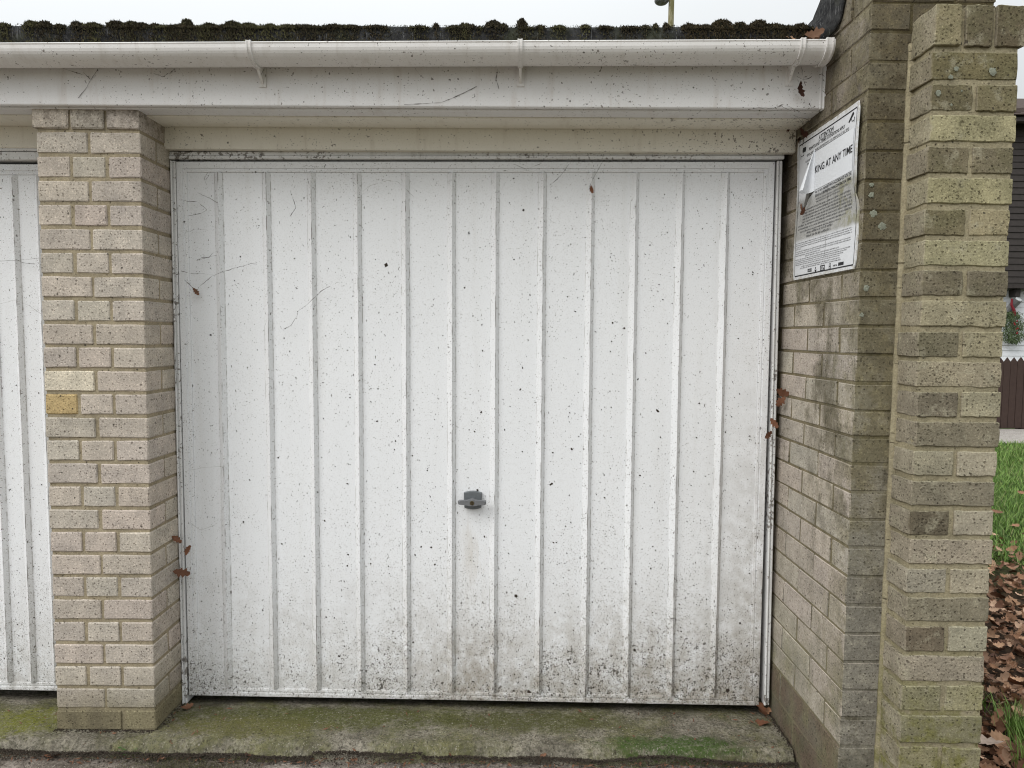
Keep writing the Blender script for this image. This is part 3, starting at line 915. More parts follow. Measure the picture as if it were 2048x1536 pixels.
# flecks of soil lying on the leaf
def fleck_data(pts, sizes, normal_d=-1):
    vs, fs = [], []
    for (u, w, d), s in zip(pts, sizes):
        n = random.randint(4, 6)
        th0 = random.uniform(0, 6.28)
        asp = random.uniform(.3, 1.0)
        ang = random.uniform(0, 3.14)
        o = len(vs)
        vs.append((u, d - .0018, w))
        for k in range(n):
            th = th0 + 2 * math.pi * k / n
            a, b = s * math.cos(th) * random.uniform(.6, 1.1), s * asp * math.sin(th) * random.uniform(.6, 1.1)
            vs.append((u + a * math.cos(ang) - b * math.sin(ang), d + .0004, w + a * math.sin(ang) + b * math.cos(ang)))
        fs += [(o, o + 1 + k, o + 1 + (k + 1) % n) for k in range(n)]
    return vs, fs
pts, sz = [], []
while len(pts) < 620:
    u, w = random.uniform(.07, 2.02), .05 + random.random() ** 2.0 * 1.8
    if random.random() > .25 + .75 * u / 2.0:
        continue
    if any(-.022 < u - r < .018 for r in ribs):
        continue
    pts.append((u, w, .0065)); sz.append(random.choice((.0018, .0022, .0028, .0034, .0045)) * random.uniform(.8, 1.2))
for (u, w, s) in ((.746, 1.555, .009), (1.21, 1.13, .006), (1.285, .88, .0065), (1.32, .80, .009), (1.277, .69, .006), (1.685, 1.06, .008), (1.2, .40, .009), (.90, .57, .006), (1.25, .05, .012), (1.95, .07, .012), (1.90, .10, .009), (1.62, .21, .008)):
    pts.append((u, w, .0065)); sz.append(s)
vs, fs = fleck_data(pts, sz)
obj('soil_flecks', mesh_of('soil_flecks', vs, fs), FLECK, leaf, kind='stuff')

# left-hand neighbour door
lribs = [-.1835 - .165 * k for k in range(0, 12)]
lribs = [-.5405 + .0 + .0875 - .0875, -.6270, -.79, -.95, -1.11, -1.27, -1.43, -1.59, -1.75, -1.91, -2.07, -2.22]
door2, leaf2 = build_door('garage_door', (0, .20, 0), (0, -.006, SK), -2.40, -.345, .0265, 1.8935, lribs + [-.455 + .0],
                          'white ribbed steel garage door mostly out of view at the left edge, no handle in sight')
obj('frame_jamb', jamb_mesh(-.342, -.322, -.024, .06, 0, 1.897), FRAME, door2)
bm = bmesh.new()
add_box(bm, -2.45, -.322, -.022, .06, 1.9035, 1.930, .002)
add_box(bm, -2.45, -.322, -.026, .06, 1.9315, 1.9630, .002)
obj('frame_head', bm_mesh('frame_head', bm), FRAME, door2)
pts, sz = [], []
for i in range(120):
    pts.append((random.uniform(-.75, -.36), .06 + random.random() ** 2 * 1.3, .0065)); sz.append(random.uniform(.0018, .004))
vs, fs = fleck_data(pts, sz)
obj('soil_flecks', mesh_of('soil_flecks', vs, fs), FLECK, leaf2, kind='stuff')

# ------------------------------------------------------------------ garage roof, boards and back walls
gar = empty('garage_roof', (0, 0, 0), (0, 0, SK), label='flat felted garage roof with white fascia and cream soffit boards', cat='roof')
bm = bmesh.new()
add_box(bm, -2.6, 2.1175, -.036, -.018, 2.0165, 2.225, .006, 3)
fas = obj('fascia_board', bm_mesh('fascia_board', bm), FASCIA, gar)
obj('fascia_cap', box_mesh('fascia_cap', 2.100, 2.1225, -.0405, -.014, 2.014, 2.222, .006, 3), FASCIA, fas)
obj('fascia_cap', box_mesh('fascia_cap2', 2.0915, 2.0975, -.0385, -.02, 2.0150, 2.222, .0015), FASCIA, fas)
obj('soffit_board', box_mesh('soffit_board', -2.6, 2.101, -.017, .048, 2.0120, 2.024, .002), FASCIA, gar)
obj('soffit_board', box_mesh('soffit_board2', -2.6, 2.101, .050, .166, 2.0085, 2.024, .0025), CREAM, gar)
obj('lintel_board', box_mesh('lintel_board', -2.6, 2.0985, .168, .20, 1.9375, 2.03, .002), CREAM, gar)
def roof_h(x, y):
    return 2.250 + .004 * noise.noise((x * 5, y * 5, 0)) - .012 * max(0, y) - .03 * max(0, min(1, (y + .0) / .3)) * .5
xs = np.arange(-2.6, 2.10, .03); ys = np.concatenate([np.arange(-.046, .06, .012), np.arange(.06, 4.3, .25)])
vs = [(x, y, roof_h(x, y)) for y in ys for x in xs]
nx = len(xs)
fs = [(j * nx + i, j * nx + i + 1, (j + 1) * nx + i + 1, (j + 1) * nx + i) for j in range(len(ys) - 1) for i in range(nx - 1)]
o0 = len(vs)                                      # turned-down felt edge
for k, (dd, zz) in enumerate(((-.050, 2.243), (-.052, 2.225), (-.0505, 2.205), (-.046, 2.185))):
    vs += [(x, dd + .004 * noise.noise((x * 9, zz * 30, 1)), zz + .003 * noise.noise((x * 6, k, 7))) for x in xs]
chain = [0] + [o0 + k * nx for k in range(4)]
for a, b in zip(chain, chain[1:]):
    fs += [(a + i, b + i, b + i + 1, a + i + 1) for i in range(nx - 1)]
obj('roof_felt', mesh_of('roof_felt', vs, fs), FELT, gar, smooth=True)
# felt dressed up the end of the wall, its loose edge standing off the bricks
LE = [(2.020, -.040, 2.247), (2.052, -.050, 2.262), (2.074, -.062, 2.290), (2.086, -.085, 2.335), (2.093, -.105, 2.39), (2.096, -.135, 2.47)]
FE = [(2.066, -.105, 2.196), (2.088, -.160, 2.205), (2.098, -.200, 2.230), (2.0985, -.225, 2.29), (2.096, -.262, 2.37), (2.0975, -.305, 2.47)]
def along(P, v):
    q = v * (len(P) - 1)
    i = min(int(q), len(P) - 2)
    return Vector(P[i]).lerp(Vector(P[i + 1]), q - i)
gu, gv = 10, 18
vs, fs = [], []
for j in range(gv + 1):
    for i in range(gu + 1):
        u, v = i / gu, j / gv
        p = along(LE, v).lerp(along(FE, v), u)
        p.x -= .012 * math.sin(math.pi * u) * (.4 + v) * .5 + .003 * noise.noise((u * 7, v * 9, 3))
        if u == 1: p.y += .006 * noise.noise((v * 9, 1, 1))
        vs.append(p)
w_ = gu + 1
for j in range(gv):
    for i in range(gu):
        a = j * w_ + i
        fs.append((a, a + 1, a + w_ + 1, a + w_))
fl = obj('felt_upstand', mesh_of('felt_upstand', vs, fs), FELT, gar, rot=(0, 0, -SK), smooth=True)
so = fl.modifiers.new('solid', 'SOLIDIFY'); so.thickness = .006; so.offset = 0
# the inside of the garage, kept dark by its own walls
bm = bmesh.new()
add_box(bm, -2.62, 2.10, 4.3, 4.42, -.1, 2.2)
add_box(bm, -2.74, -2.62, .22, 4.42, -.1, 2.2)
add_box(bm, -.26, -.12, .29, 4.3, -.1, 2.15)
obj('block_wall', bm_mesh('block_wall', bm), DARKWALL, gar)
obj('garage_floor', mesh_of('garage_floor', [(-2.7, .6, -.034), (2.1, .6, -.034), (2.1, 4.4, -.034), (-2.7, 4.4, -.034)], [(0, 1, 2, 3)]), DARKWALL, kind='structure')

# ------------------------------------------------------------------ gutter
gut = empty('gutter', (0, -.0, 2.1575), (0, -.0066, SK), label='weathered white half round plastic gutter along the fascia', cat='gutter')
A, Bd, CD = .0545, .0425, -.0925
def gprofile(a, b, n=18, lip=True):
    p = []
    for i in range(n + 1):
        th = math.pi * i / n
        p.append((CD - a * math.cos(th), -b * math.sin(th) ** .82))
    return p
def extrude(prof, u0, u1, nseg=1, close=True):
    vs, fs = [], []
    k = len(prof)
    for i in range(nseg + 1):
        u = u0 + (u1 - u0) * i / nseg
        vs += [(u, d, w) for d, w in prof]
    for i in range(nseg):
        for q in range(k if close else k - 1):
            q2 = (q + 1) % k
            fs.append((i * k + q, i * k + q2, (i + 1) * k + q2, (i + 1) * k + q))
    if close:
        fs.append(tuple(range(k))); fs.append(tuple(nseg * k + q for q in range(k))[::-1])
    return vs, fs
outer = gprofile(A, Bd)
inner = gprofile(A - .0028, Bd - .0028)[::-1]
prof = [(outer[0][0], .006), (outer[0][0] - .002, .0035)] + outer + [(outer[-1][0], .004), (inner[0][0], .004)] + inner + [(inner[-1][0] + .0015, .004)]
vs, fs = extrude(prof, -2.6, 2.066, 40)
obj('channel', mesh_of('channel', vs, fs), GUTTER, gut, smooth=False)
def strap(u, w, grow, legs=True):
    o2 = gprofile(A + grow, Bd + grow, 20)
    i2 = gprofile(A + .0004, Bd + .0004, 20)[::-1]
    pr = [(o2[0][0], .0085), (o2[0][0] + .006, .0085)]
    pr = [(o2[0][0] + .009, .009), (o2[0][0], .009)] + o2 + [(o2[-1][0], .003), (i2[0][0], .003)] + i2 + [(i2[-1][0], .0065), (o2[0][0] + .009, .0065)]
    return extrude(pr, u - w / 2, u + w / 2)
for u in (.400, 1.189, 1.9965):
    parts = [strap(u, .012, .0030), strap(u - .0055, .003, .0055), strap(u + .0055, .003, .0055)]
    # arm running back under the channel to the fascia
    armp = [(CD + .012, -Bd - .003), (-.036, -.083), (-.036, -.060), (-.040, -.030), (CD + .040, -.034)]
    parts.append(extrude(armp, u - .004, u + .004))
    plate = [(-.040, .0), (-.0362, .0), (-.0362, -.088), (-.040, -.088)]
    parts.append(extrude(plate, u - .011, u + .011))
    vs, fs = join(parts)
    obj('bracket', mesh_of('bracket', vs, fs), GUTTER, gut)
parts = [strap(2.0725, .018, .0040), strap(2.0635, .004, .0062), strap(2.081, .003, .0062)]
disc = gprofile(A + .001, Bd + .001, 18)
parts.append(extrude(disc + [(disc[-1][0], .004), (disc[0][0], .006)], 2.0825, 2.0885))
vs, fs = join(parts)
obj('stop_end', mesh_of('stop_end', vs, fs), GUTTER, gut)

# ------------------------------------------------------------------ moss along the felt edge
bumps = []       # (x, height, half width)
for x, h, w in ((-.397, .018, .03), (-.309, .028, .028), (-.27, .026, .03), (-.22, .014, .02), (-.169, .026, .02), (-.12, .022, .04), (-.05, .028, .045),
                (0.0, .026, .03), (.035, .024, .02), (.075, .020, .03), (.169, .040, .022), (.24, .020, .03), (.31, .028, .035), (.36, .018, .03), (.43, .016, .03),
                (.53, .012, .05), (.62, .016, .03), (.75, .012, .05), (.88, .010, .04), (1.0, .010, .05), (1.105, .028, .032), (1.135, .024, .02), (1.19, .036, .024), (1.245, .016, .02),
                (1.30, .012, .03), (1.38, .014, .02), (1.44, .010, .03), (1.56, .012, .02), (1.622, .020, .014), (1.69, .020, .022), (1.74, .018, .02), (1.79, .034, .035), (1.84, .030, .03),
                (1.90, .030, .032), (1.945, .026, .03), (1.98, .016, .03), (2.02, .020, .025), (.48, .012, .03), (.68, .012, .03)):
    bumps.append((x, h, w))
mv, mf, tone = [], [], []
def moss_tuft(x, y, z, s, t):
    for k in range(3):
        a = random.uniform(0, 6.28)
        lean = random.uniform(.2, 1.0)
        dx, dy = math.cos(a) * s * lean, math.sin(a) * s * lean
        wx, wy = -math.sin(a) * s * .28, math.cos(a) * s * .28
        o = len(mv)
        mv.extend([(x - wx, y - wy, z), (x + wx, y + wy, z), (x + dx, y + dy, z + s * random.uniform(.4, 1.1))])
        mf.append((o, o + 1, o + 2))
        tone.extend([t, t, t])
def moss_lump(x, y, z, rx, ry, rz, t):
    o = len(mv)
    for a in range(7):
        th = math.pi * .5 * a / 6
        for b in range(10):
            ph = 2 * math.pi * b / 10
            q = Vector((math.cos(th) * math.cos(ph), math.cos(th) * math.sin(ph), math.sin(th)))
            q *= .84 + .62 * noise.noise(q * 1.5 + Vector((x * 40, y * 40, 0)))
            mv.append((x + q.x * rx, y + q.y * ry, z + q.z * rz))
            tone.append(t)
    for a in range(6):
        for b in range(10):
            mf.append((o + a * 10 + b, o + a * 10 + (b + 1) % 10, o + (a + 1) * 10 + (b + 1) % 10, o + (a + 1) * 10 + b))
for k in range(44):
    bumps.append((random.uniform(-.6, 2.05), random.choice((.004, .007, .010, .014, .018)), random.uniform(.008, .045)))
for bi, (x, h, w) in enumerate(bumps):
    yw = SK * x
    if bi < 41:
        h *= .88 * random.uniform(.8, 1.15)
        w *= random.uniform(.8, 1.25)
    else:
        h *= random.choice((.4, .7, 1.0))
        w *= random.uniform(.65, 1.5)
    green = random.choice((.30, .36, .42)) if x > 1.65 else random.choice((.03, .12, .22, .26))
    moss_lump(x, yw - .026, 2.234, w, .019, h + .010, .02)
    for k in range(int(900 * (w / .03))):
        a, b = random.gauss(0, .5), random.gauss(0, .5)
        r = math.sqrt(a * a + b * b)
        if r > 1.05: continue
        px = x + a * w
        pz = 2.240 + h * math.sqrt(max(0, 1 - min(1, r * r))) * random.uniform(.35, 1.0)
        py = -.040 + b * .024
        if random.random() < .13:
            pz = 2.247 - random.random() ** 1.6 * .05
            py = -.0545
        moss_tuft(px, yw + py, pz, random.uniform(.003, .0085), (green + random.uniform(-.1, .12)) % 1)
for k in range(6500):
    x = random.uniform(-.6, 2.07)
    top = random.random() < .45
    dens = .5 + .5 * noise.noise((x * 4, 0, 3))
    if not top and random.random() > dens: continue
    pz = 2.250 + random.uniform(-.004, .004) if top else 2.25 - random.random() ** 1.3 * .06
    moss_tuft(x, SK * x + (-.045 + random.uniform(-.006, .02) if top else -.0545), pz, random.uniform(.002, .005), random.choice((.05, .15, .3, .55)))
me = mesh_of('moss', mv, mf)
at = me.attributes.new('tone', 'FLOAT', 'POINT'); at.data.foreach_set('value', tone)
obj('moss', me, MOSS, kind='stuff')

# ------------------------------------------------------------------ parking notice on the side of the wall
SW, SH = .437, .447
def sgn_b(s, t):
    q = max(0, min(1, (t - .16) / .08)); q = q * q * (3 - 2 * q)
    return .004 + .009 * (max(0, s) / SW) ** 2.5 * q + .002 * math.sin(t * 17 + s * 6)
sign = empty('parking_notice', (WX, .0885, 1.516), (0, 0, -math.pi / 2), label='weathered white parking notice with a peeling corner fixed to the brick wall', cat='sign')
SP = Mat('weathered_sign_plastic', 0.4, 0.4)
tcn = N(SP.nt, 'ShaderNodeTexCoord')
sx_, sy_, sz_ = SP.xyz(tcn.outputs['Object'])
sc = SP.mix(SP.noise(30, 4), (0.66, 0.67, 0.69), (0.74, 0.75, 0.77))
band = SP.mul(SP.ramp(sz_, .115, .13), SP.fall(sz_, .24, .27))
sc = SP.mix(SP.mul(band, .8), sc, SP.mix(SP.ramp(SP.noise(45, 4), .3, .7), (0.27, 0.265, 0.24), (0.38, 0.37, 0.34)))
grn = SP.mul(SP.mul(band, SP.ramp(sx_, .27, .34)), SP.ramp(SP.noise(18, 5, .7), .42, .6))
sc = SP.mix(SP.mul(grn, .8), sc, (0.25, 0.24, 0.13))
edge_d = SP.math('MINIMUM', SP.math('MINIMUM', sx_, SP.math('SUBTRACT', SW, sx_)), SP.math('MINIMUM', sz_, SP.math('SUBTRACT', SH, sz_)))
rimd = SP.mul(SP.fall(edge_d, .004, .018), SP.ramp(SP.noise(70, 5, .75), .40, .62))
sc = SP.mix(SP.mul(rimd, .65), sc, (0.42, 0.385, 0.31))
sc = SP.mix(SP.mul(SP.specks(90, .16, .35), .8), sc, (0.10, 0.09, 0.075))
SP.col(sc)
def bent(me, lift):
    for v in me.vertices:
        v.co.y = v.co.y - sgn_b(v.co.x, v.co.z) - lift
    return me
n1, n2 = 22, 22
vs, fs = [], []
for side in (0, 1):
    for j in range(n2 + 1):
        for i in range(n1 + 1):
            s, t = SW * i / n1, SH * j / n2
            if i == n1:
                t_ = t
                s += (.012 * math.exp(-((t - .205) / .02) ** 2) * -1) + .002 * noise.noise((t * 60, 0, 0))
            if j == n2:
                t += .003 * noise.noise((s * 40, 3, 0))
            if (i in (0, n1)) and (j in (0, n2)):
                s += .006 if i == 0 else -.008
            vs.append((s, (0 if side == 0 else .0032), t))
W1 = n1 + 1
off = W1 * (n2 + 1)
for j in range(n2):
    for i in range(n1):
        a = j * W1 + i
        fs.append((a, a + 1, a + W1 + 1, a + W1))
        fs.append((off + a, off + a + W1, off + a + W1 + 1, off + a + 1))
bd = [i for i in range(W1)] + [j * W1 + n1 for j in range(1, n2 + 1)] + [n2 * W1 + i for i in range(n1 - 1, -1, -1)] + [j * W1 for j in range(n2 - 1, 0, -1)]
for a, b in zip(bd, bd[1:] + bd[:1]):
    fs.append((a, off + a, off + b, b))
obj('plate', bent(mesh_of('plate', vs, fs), 0), SP.m, sign)
def quad_strip(s0, t0, s1, t1, w, seg=12):
    vs, fs = [], []
    d = Vector((s1 - s0, t1 - t0)); L = d.length; d /= L
    nrm = Vector((-d.y, d.x)) * w / 2
    for i in range(seg + 1):
        q = Vector((s0, t0)) + d * L * i / seg
        vs += [(q.x + nrm.x, 0, q.y + nrm.y), (q.x - nrm.x, 0, q.y - nrm.y)]
    fs = [(2 * i, 2 * i + 1, 2 * i + 3, 2 * i + 2) for i in range(seg)]
    return vs, fs
b0, b1, c0, c1 = .016, .425, .011, .4315
vs, fs = join([quad_strip(b0, c0, b1, c0, .0036, 16), quad_strip(b0, c1, b1, c1, .0036, 16), quad_strip(b0, c0 + .002, b0, c1 - .002, .0022, 16), quad_strip(b1, c0 + .002, b1, c1 - .002, .0022, 16)])
obj('border', bent(mesh_of('border', vs, fs), .0005), INK, sign)
def lettering(body, s, t, w, h, bold=0.0, lift=.0005, slope=0.0):
    me = text_mesh(body, w, h, bold)
    for v in me.vertices:
        v.co = (s + v.co.x, 0, t + v.co.y + slope * v.co.x)
    obj('lettering', bent(me, lift), INK, sign)
lettering('ATTENTION', .170, .4105, .104, .0135, .02)
vs, fs = quad_strip(.170, .4080, .274, .4080, .0014)
obj('underline', bent(mesh_of('underline', vs, fs), .0005), INK, sign)
lettering('PRIVATE LAND - TERMS & CONDITIONS APPLY', .096, .3965, .257, .0098, .012)
lettering('ENFORCEMENT IS IN OPERATION AT ALL TIMES', .185, .3845, .196, .0066)
vs, fs = quad_strip(.080, .3825, .383, .3825, .0010)
obj('underline', bent(mesh_of('underline', vs, fs), .0005), INK, sign)
SHEET = plain('white_vinyl_overlay', (0.80, 0.82, 0.85), .35, .03, 30, .45)
vs, fs = [], []
for j in range(9):
    for i in range(15):
        vs.append((.1475 + (.4165 - .1475) * i / 14, 0, .266 + (.3800 - .266) * j / 8))
fs = [(j * 15 + i, j * 15 + i + 1, (j + 1) * 15 + i + 1, (j + 1) * 15 + i) for j in range(8) for i in range(14)]
sheet = obj('overlay', bent(mesh_of('overlay', vs, fs), .0012), SHEET, sign)
lettering('KING AT ANY TIME', .1500, .3150, .2640, .0215, .012, .0020)
# peeled corner of the overlay curling out and down
vs, fs = [], []
NA, NT = 12, 10
for j in range(NT + 1):
    f = j / NT
    t = .388 - .124 * f
    wd = .002 + .066 * f ** .9
    r = max(.0015, wd * .32)
    for i in range(NA + 1):
        th = (math.pi * 1.25) * i / NA
        s = .1475 - r * math.sin(th) * 1.15 - wd * .30 * (i / NA)
        y = -sgn_b(.1475, t) - .0014 - r * (1 - math.cos(th)) * .95
        vs.append((s, y, t - .012 * f * (i / NA) * 0 - .004 * f * math.sin(th)))
k = NA + 1
fs = [(j * k + i, j * k + i + 1, (j + 1) * k + i + 1, (j + 1) * k + i) for j in range(NT) for i in range(NA)]
fo = obj('peeled_flap', mesh_of('peeled_flap', vs, fs), SHEET, sheet, smooth=True)
TEAR_SHADE = plain('torn_backing_shade_grey', (0.13, 0.125, 0.115), .9, .4, 80)  # dark grey paints the flap's shadow together with the dirty torn backing
me = mesh_of('torn_backing_shadow', [(.142, 0, .372), (.118, 0, .345), (.102, 0, .312), (.085, 0, .275), (.066, 0, .238), (.055, 0, .205), (.075, 0, .225), (.10, 0, .248), (.135, 0, .262), (.1475, 0, .27)],
             [(0, 1, 9), (1, 2, 8, 9), (2, 3, 7, 8), (3, 4, 6, 7), (4, 5, 6)])
obj('torn_backing_shadow', bent(me, .0007), TEAR_SHADE, sign)
# small print too fine to read: rows of broken letter-like ticks
def print_rows(rows, seed):
    rng = random.Random(seed)
    vs, fs = [], []
    for (s0, s1, t, h) in rows:
        s = s0
        word = rng.randint(3, 9)
        while s < s1:
            w = h * rng.uniform(.16, .34)
            hh = h * rng.choice((1, 1, .72, .72, .9))
            if word > 0:
                o = len(vs)
                vs += [(s, 0, t), (s + w, 0, t), (s + w, 0, t + hh), (s, 0, t + hh)]
                fs.append((o, o + 1, o + 2, o + 3))
                if rng.random() < .5:
                    o = len(vs)
                    z = t + hh * rng.choice((0, .45, .8))
                    vs += [(s, 0, z), (s + h * .55, 0, z), (s + h * .55, 0, z + h * .18), (s, 0, z + h * .18)]
                    fs.append((o, o + 1, o + 2, o + 3))
                s += h * rng.uniform(.42, .66)
                word -= 1
            else:
                s += h * .6
                word = rng.randint(2, 9)
    return vs, fs
rows = [(.080, .183, .3845, .006), (.072, .140, .365, .0068), (.084, .140, .355, .0062), (.082, .132, .3445, .0062), (.082, .105, .334, .006), (.084, .118, .324, .006)]
rows2 = [(.152, .245, .2555, .0075), (.152, .245, .2435, .0075), (.158, .385, .2335, .0045), (.158, .33, .2260, .0045)]
rows3 = [(.060, .400, .2140 - .0092 * k, .0052) for k in range(0, 5)] + [(.03, .40, .168, .0052), (.03, .36, .158, .005), (.05, .33, .148, .005)] + [(.10, .28, .139, .0070), (.10, .27, .128, .0070)]
rows4 = [(.022, .405, .1135 - .0062 * k, .0034) for k in range(0, 3)] + [(.022, .06, .0950, .0034)] + [(.022, .400, .0870 - .0060 * k, .0034) for k in range(0, 2)] + [(.022, .21, .0745, .0034), (.10, .33, .0680, .0038)] + [(.022, .40 - .02 * k, .0615 - .0057 * k, .0033) for k in range(0, 4)] + [(.07, .34, .0375, .0036), (.06, .35, .0318, .0036)]
for q, rr in enumerate((rows, rows2, rows3, rows4)):
    vs, fs = print_rows(rr, q)
    obj('small_print', bent(mesh_of('small_print', vs, fs), .0009 if q != 1 else .0013), INK_FADED, sign, kind='stuff')
lettering('THAN IN ACCORDANCE WITH THE', .247, .2555, .162, .0085, .01)
lettering('TO THE FOLLOWING CONTRACTUAL TERMS:', .208, .2430, .200, .0080, .01)
# camera pictograms
def poly_part(name, polys, lift=.0006):
    vs, fs = [], []
    for p in polys:
        o = len(vs)
        vs += [(a, 0, b) for a, b in p]
        fs.append(tuple(range(o, o + len(p))))
    return obj(name, bent(mesh_of(name, vs, fs), lift), INK, sign)
poly_part('camera_symbol', [[(.373, .4055), (.380, .4020), (.408, .4190), (.405, .4235), (.399, .4255)], [(.392, .4085), (.394, .4085), (.398, .4010), (.396, .4005)], [(.396, .4005), (.396, .4025), (.411, .4025), (.411, .4005)], [(.409, .396), (.412, .396), (.412, .410), (.409, .410)]])
poly_part('camera_symbol', [[(.046, .4025), (.070, .4015), (.074, .4090), (.072, .4160), (.048, .4175), (.045, .410)], [(.054, .391), (.056, .391), (.058, .402), (.056, .402)], [(.030, .385), (.033, .385), (.033, .401), (.030, .401)], [(.033, .392), (.033, .394), (.056, .394), (.056, .392)]])
# row of small black emblems along the foot
def frame_poly(s0, s1, t0, t1, w):
    return [[(s0, t0), (s1, t0), (s1, t0 + w), (s0, t0 + w)], [(s0, t1 - w), (s1, t1 - w), (s1, t1), (s0, t1)], [(s0, t0 + w), (s0 + w, t0 + w), (s0 + w, t1 - w), (s0, t1 - w)], [(s1 - w, t0 + w), (s1, t0 + w), (s1, t1 - w), (s1 - w, t1 - w)]]
em = frame_poly(.122, .152, .0165, .0265, .0022) + [[(.127, .0195), (.130, .0195), (.130, .0245), (.127, .0245)], [(.1335, .0195), (.1365, .0195), (.1365, .0245), (.1335, .0245)], [(.141, .0195), (.146, .0195), (.146, .0245), (.141, .0245)]]
em += [[(.176, .0150), (.182, .0110), (.188, .0150), (.188, .0205), (.182, .0185), (.176, .0205)], [(.180, .0215), (.184, .0215), (.184, .0275), (.180, .0275)]]
em += frame_poly(.215, .247, .0120, .0285, .0030) + [[(.221, .0165), (.2235, .0165), (.2235, .0245), (.221, .0245)], [(.2265, .0165), (.231, .0165), (.231, .0245), (.2265, .0245)], [(.235, .0165), (.2405, .0165), (.2405, .0205), (.235, .0205)]]
em += frame_poly(.275, .287, .0205, .0285, .0018) + frame_poly(.275, .287, .0120, .0200, .0018)
em += [[(.335, .0165), (.368, .0165), (.368, .0255), (.335, .0255)]]
for grp in (em[0:7], em[7:9], em[9:16], em[16:24], em[24:25]):
    poly_part('emblem', grp)
vs, fs = print_rows([(.302, .331, .0175, .005)], 9)
obj('small_print', bent(mesh_of('small_print', vs, fs), .0009), INK, sign, kind='stuff')

# ------------------------------------------------------------------ leaves
def oak_leaf(seed, L=.09, curl=.4, lobes=4):
    rng = random.Random(seed)
    n = lobes * 2 + 2
    mid, lft, rgt = [], [], []
    for i in range(n + 1):
        f = i / n
        env = math.sin(math.pi * min(1, f * .96 + .03)) ** .75 * .30 * L
        wv = 1.0 if i % 2 else .58
        if i in (0,): env *= .3
        mid.append((f * L, 0))
        lft.append((f * L + (.03 * L if i % 2 else -.01 * L), env * wv * rng.uniform(.85, 1.15)))
        rgt.append((f * L + (.03 * L if i % 2 else -.01 * L), -env * wv * rng.uniform(.85, 1.15)))
    a, b = rng.uniform(-curl, curl) * 8 / L * .1, rng.uniform(.3, 1) * curl
    tw = rng.uniform(-1, 1) * curl
    def lift(x, y):
        f = x / L
        return (b * .5 * L * (f - .5) ** 2 * 2 + abs(y) * rng.uniform(.2, .5) * b + y * tw * f + .04 * L * noise.noise((x * 60, y * 60, seed)))
    vs = [(x, y, lift(x, y)) for x, y in mid + lft + rgt]
    k = n + 1
    fs = []
    for i in range(n):
        fs += [(i, i + 1, k + i + 1, k + i), (i + 1, i, 2 * k + i, 2 * k + i + 1)]
    st, sf = tube_data([(-.14 * L, 0, .0), (0, 0, .0005)], .0011, 3)
    vs, fs = join([(vs, fs), (st, sf)])
    return vs, fs
leaf_meshes = []
for s in range(9):
    v, f = oak_leaf(s, random.uniform(.085, .125), random.uniform(.7, 1.5), random.choice((3, 4)))
    me = mesh_of('oak_leaf', v, f)
    me.shade_smooth()
    me.materials.append(LEAF)
    leaf_meshes.append((me, v, f))
# litter mass: many leaves in one drift
def wedge_point(y0, y1):
    y = random.uniform(y0, y1)
    return 2.44 + random.random() ** 1.25 * (.95 + .85 * max(0, y + .3)), y
lv, lf, tn = [], [], []
for i in range(5600):
    x, y = wedge_point(-.75, 2.7)
    if random.random() < max(0, (y - 1.7) / 1.2): continue
    me, v, f = random.choice(leaf_meshes)
    M3 = Matrix.Translation((x, y, lawn_h(x, y) + random.uniform(.004, .03))) @ Matrix.Rotation(random.uniform(0, 6.28), 4, 'Z') @ Matrix.Rotation(random.gauss(0, .65), 4, 'X') @ Matrix.Rotation(random.gauss(0, .5), 4, 'Y') @ Matrix.Scale(random.uniform(.26, .64), 4)
    o = len(lv)
    lv += [tuple(M3 @ Vector(p)) for p in v]
    lf += [tuple(k + o for k in q) for q in f]
    tn += [random.random()] * len(v)
me = mesh_of('leaf_litter', lv, lf)
at = me.attributes.new('tone', 'FLOAT', 'POINT'); at.data.foreach_set('value', tn)
me.shade_smooth()
obj('leaf_litter', me, LEAF, kind='stuff')
LL = 'dry brown oak leaf lying loose on top of the leaf litter beside the sandy pier'
def place_leaf(me, loc, rot, s, mat=None, label=LL, group='fallen oak leaves beside the sandy pier', name='oak_leaf'):
    if mat is not None:
        me = me.copy(); me.materials.clear(); me.materials.append(mat)
    o = bpy.data.objects.new(name, me)
    link(o)
    o.location = loc; o.rotation_euler = rot; o.scale = (s, s, s)
    tag(o, label, 'leaf', group)
    return o
for i in range(150):
    y = -.35 + 2.35 * random.random() ** 1.5
    x = 2.50 + (y + .3) * .62 + random.uniform(-.05, .42)
    place_leaf(random.choice(leaf_meshes)[0], (x, y, lawn_h(x, y) + random.uniform(.02, .045)), (random.gauss(0, .4), random.gauss(0, .35), random.uniform(0, 6.28)), random.uniform(.30, .62))
place_leaf(leaf_meshes[2][0], (2.86, .16, .0), (.9, -.2, 2.6), 1.15, LEAF_RED, 'large upturned russet leaf by the grass tuft near the pier foot', None)
place_leaf(leaf_meshes[5][0], (2.78, .06, -.005), (.1, .15, 2.9), 1.5, LEAF_RED, 'big dark brown flat leaf below the upturned russet leaf', None)
PALE_LEAF = make_leafmat('pale_dry_leaf', [(0.42, 0.33, 0.27), (0.36, 0.27, 0.21)])
place_leaf(leaf_meshes[1][0], (2.89, .38, .0), (.2, -.15, 2.2), 1.1, PALE_LEAF, 'pale pinkish lobed oak leaf lying above the russet one', None)
place_leaf(leaf_meshes[4][0], (2.80, -.04, .0), (.15, .1, 2.4), .95, PALE_LEAF, 'pale lobed oak leaf nearest the bottom right corner', None)

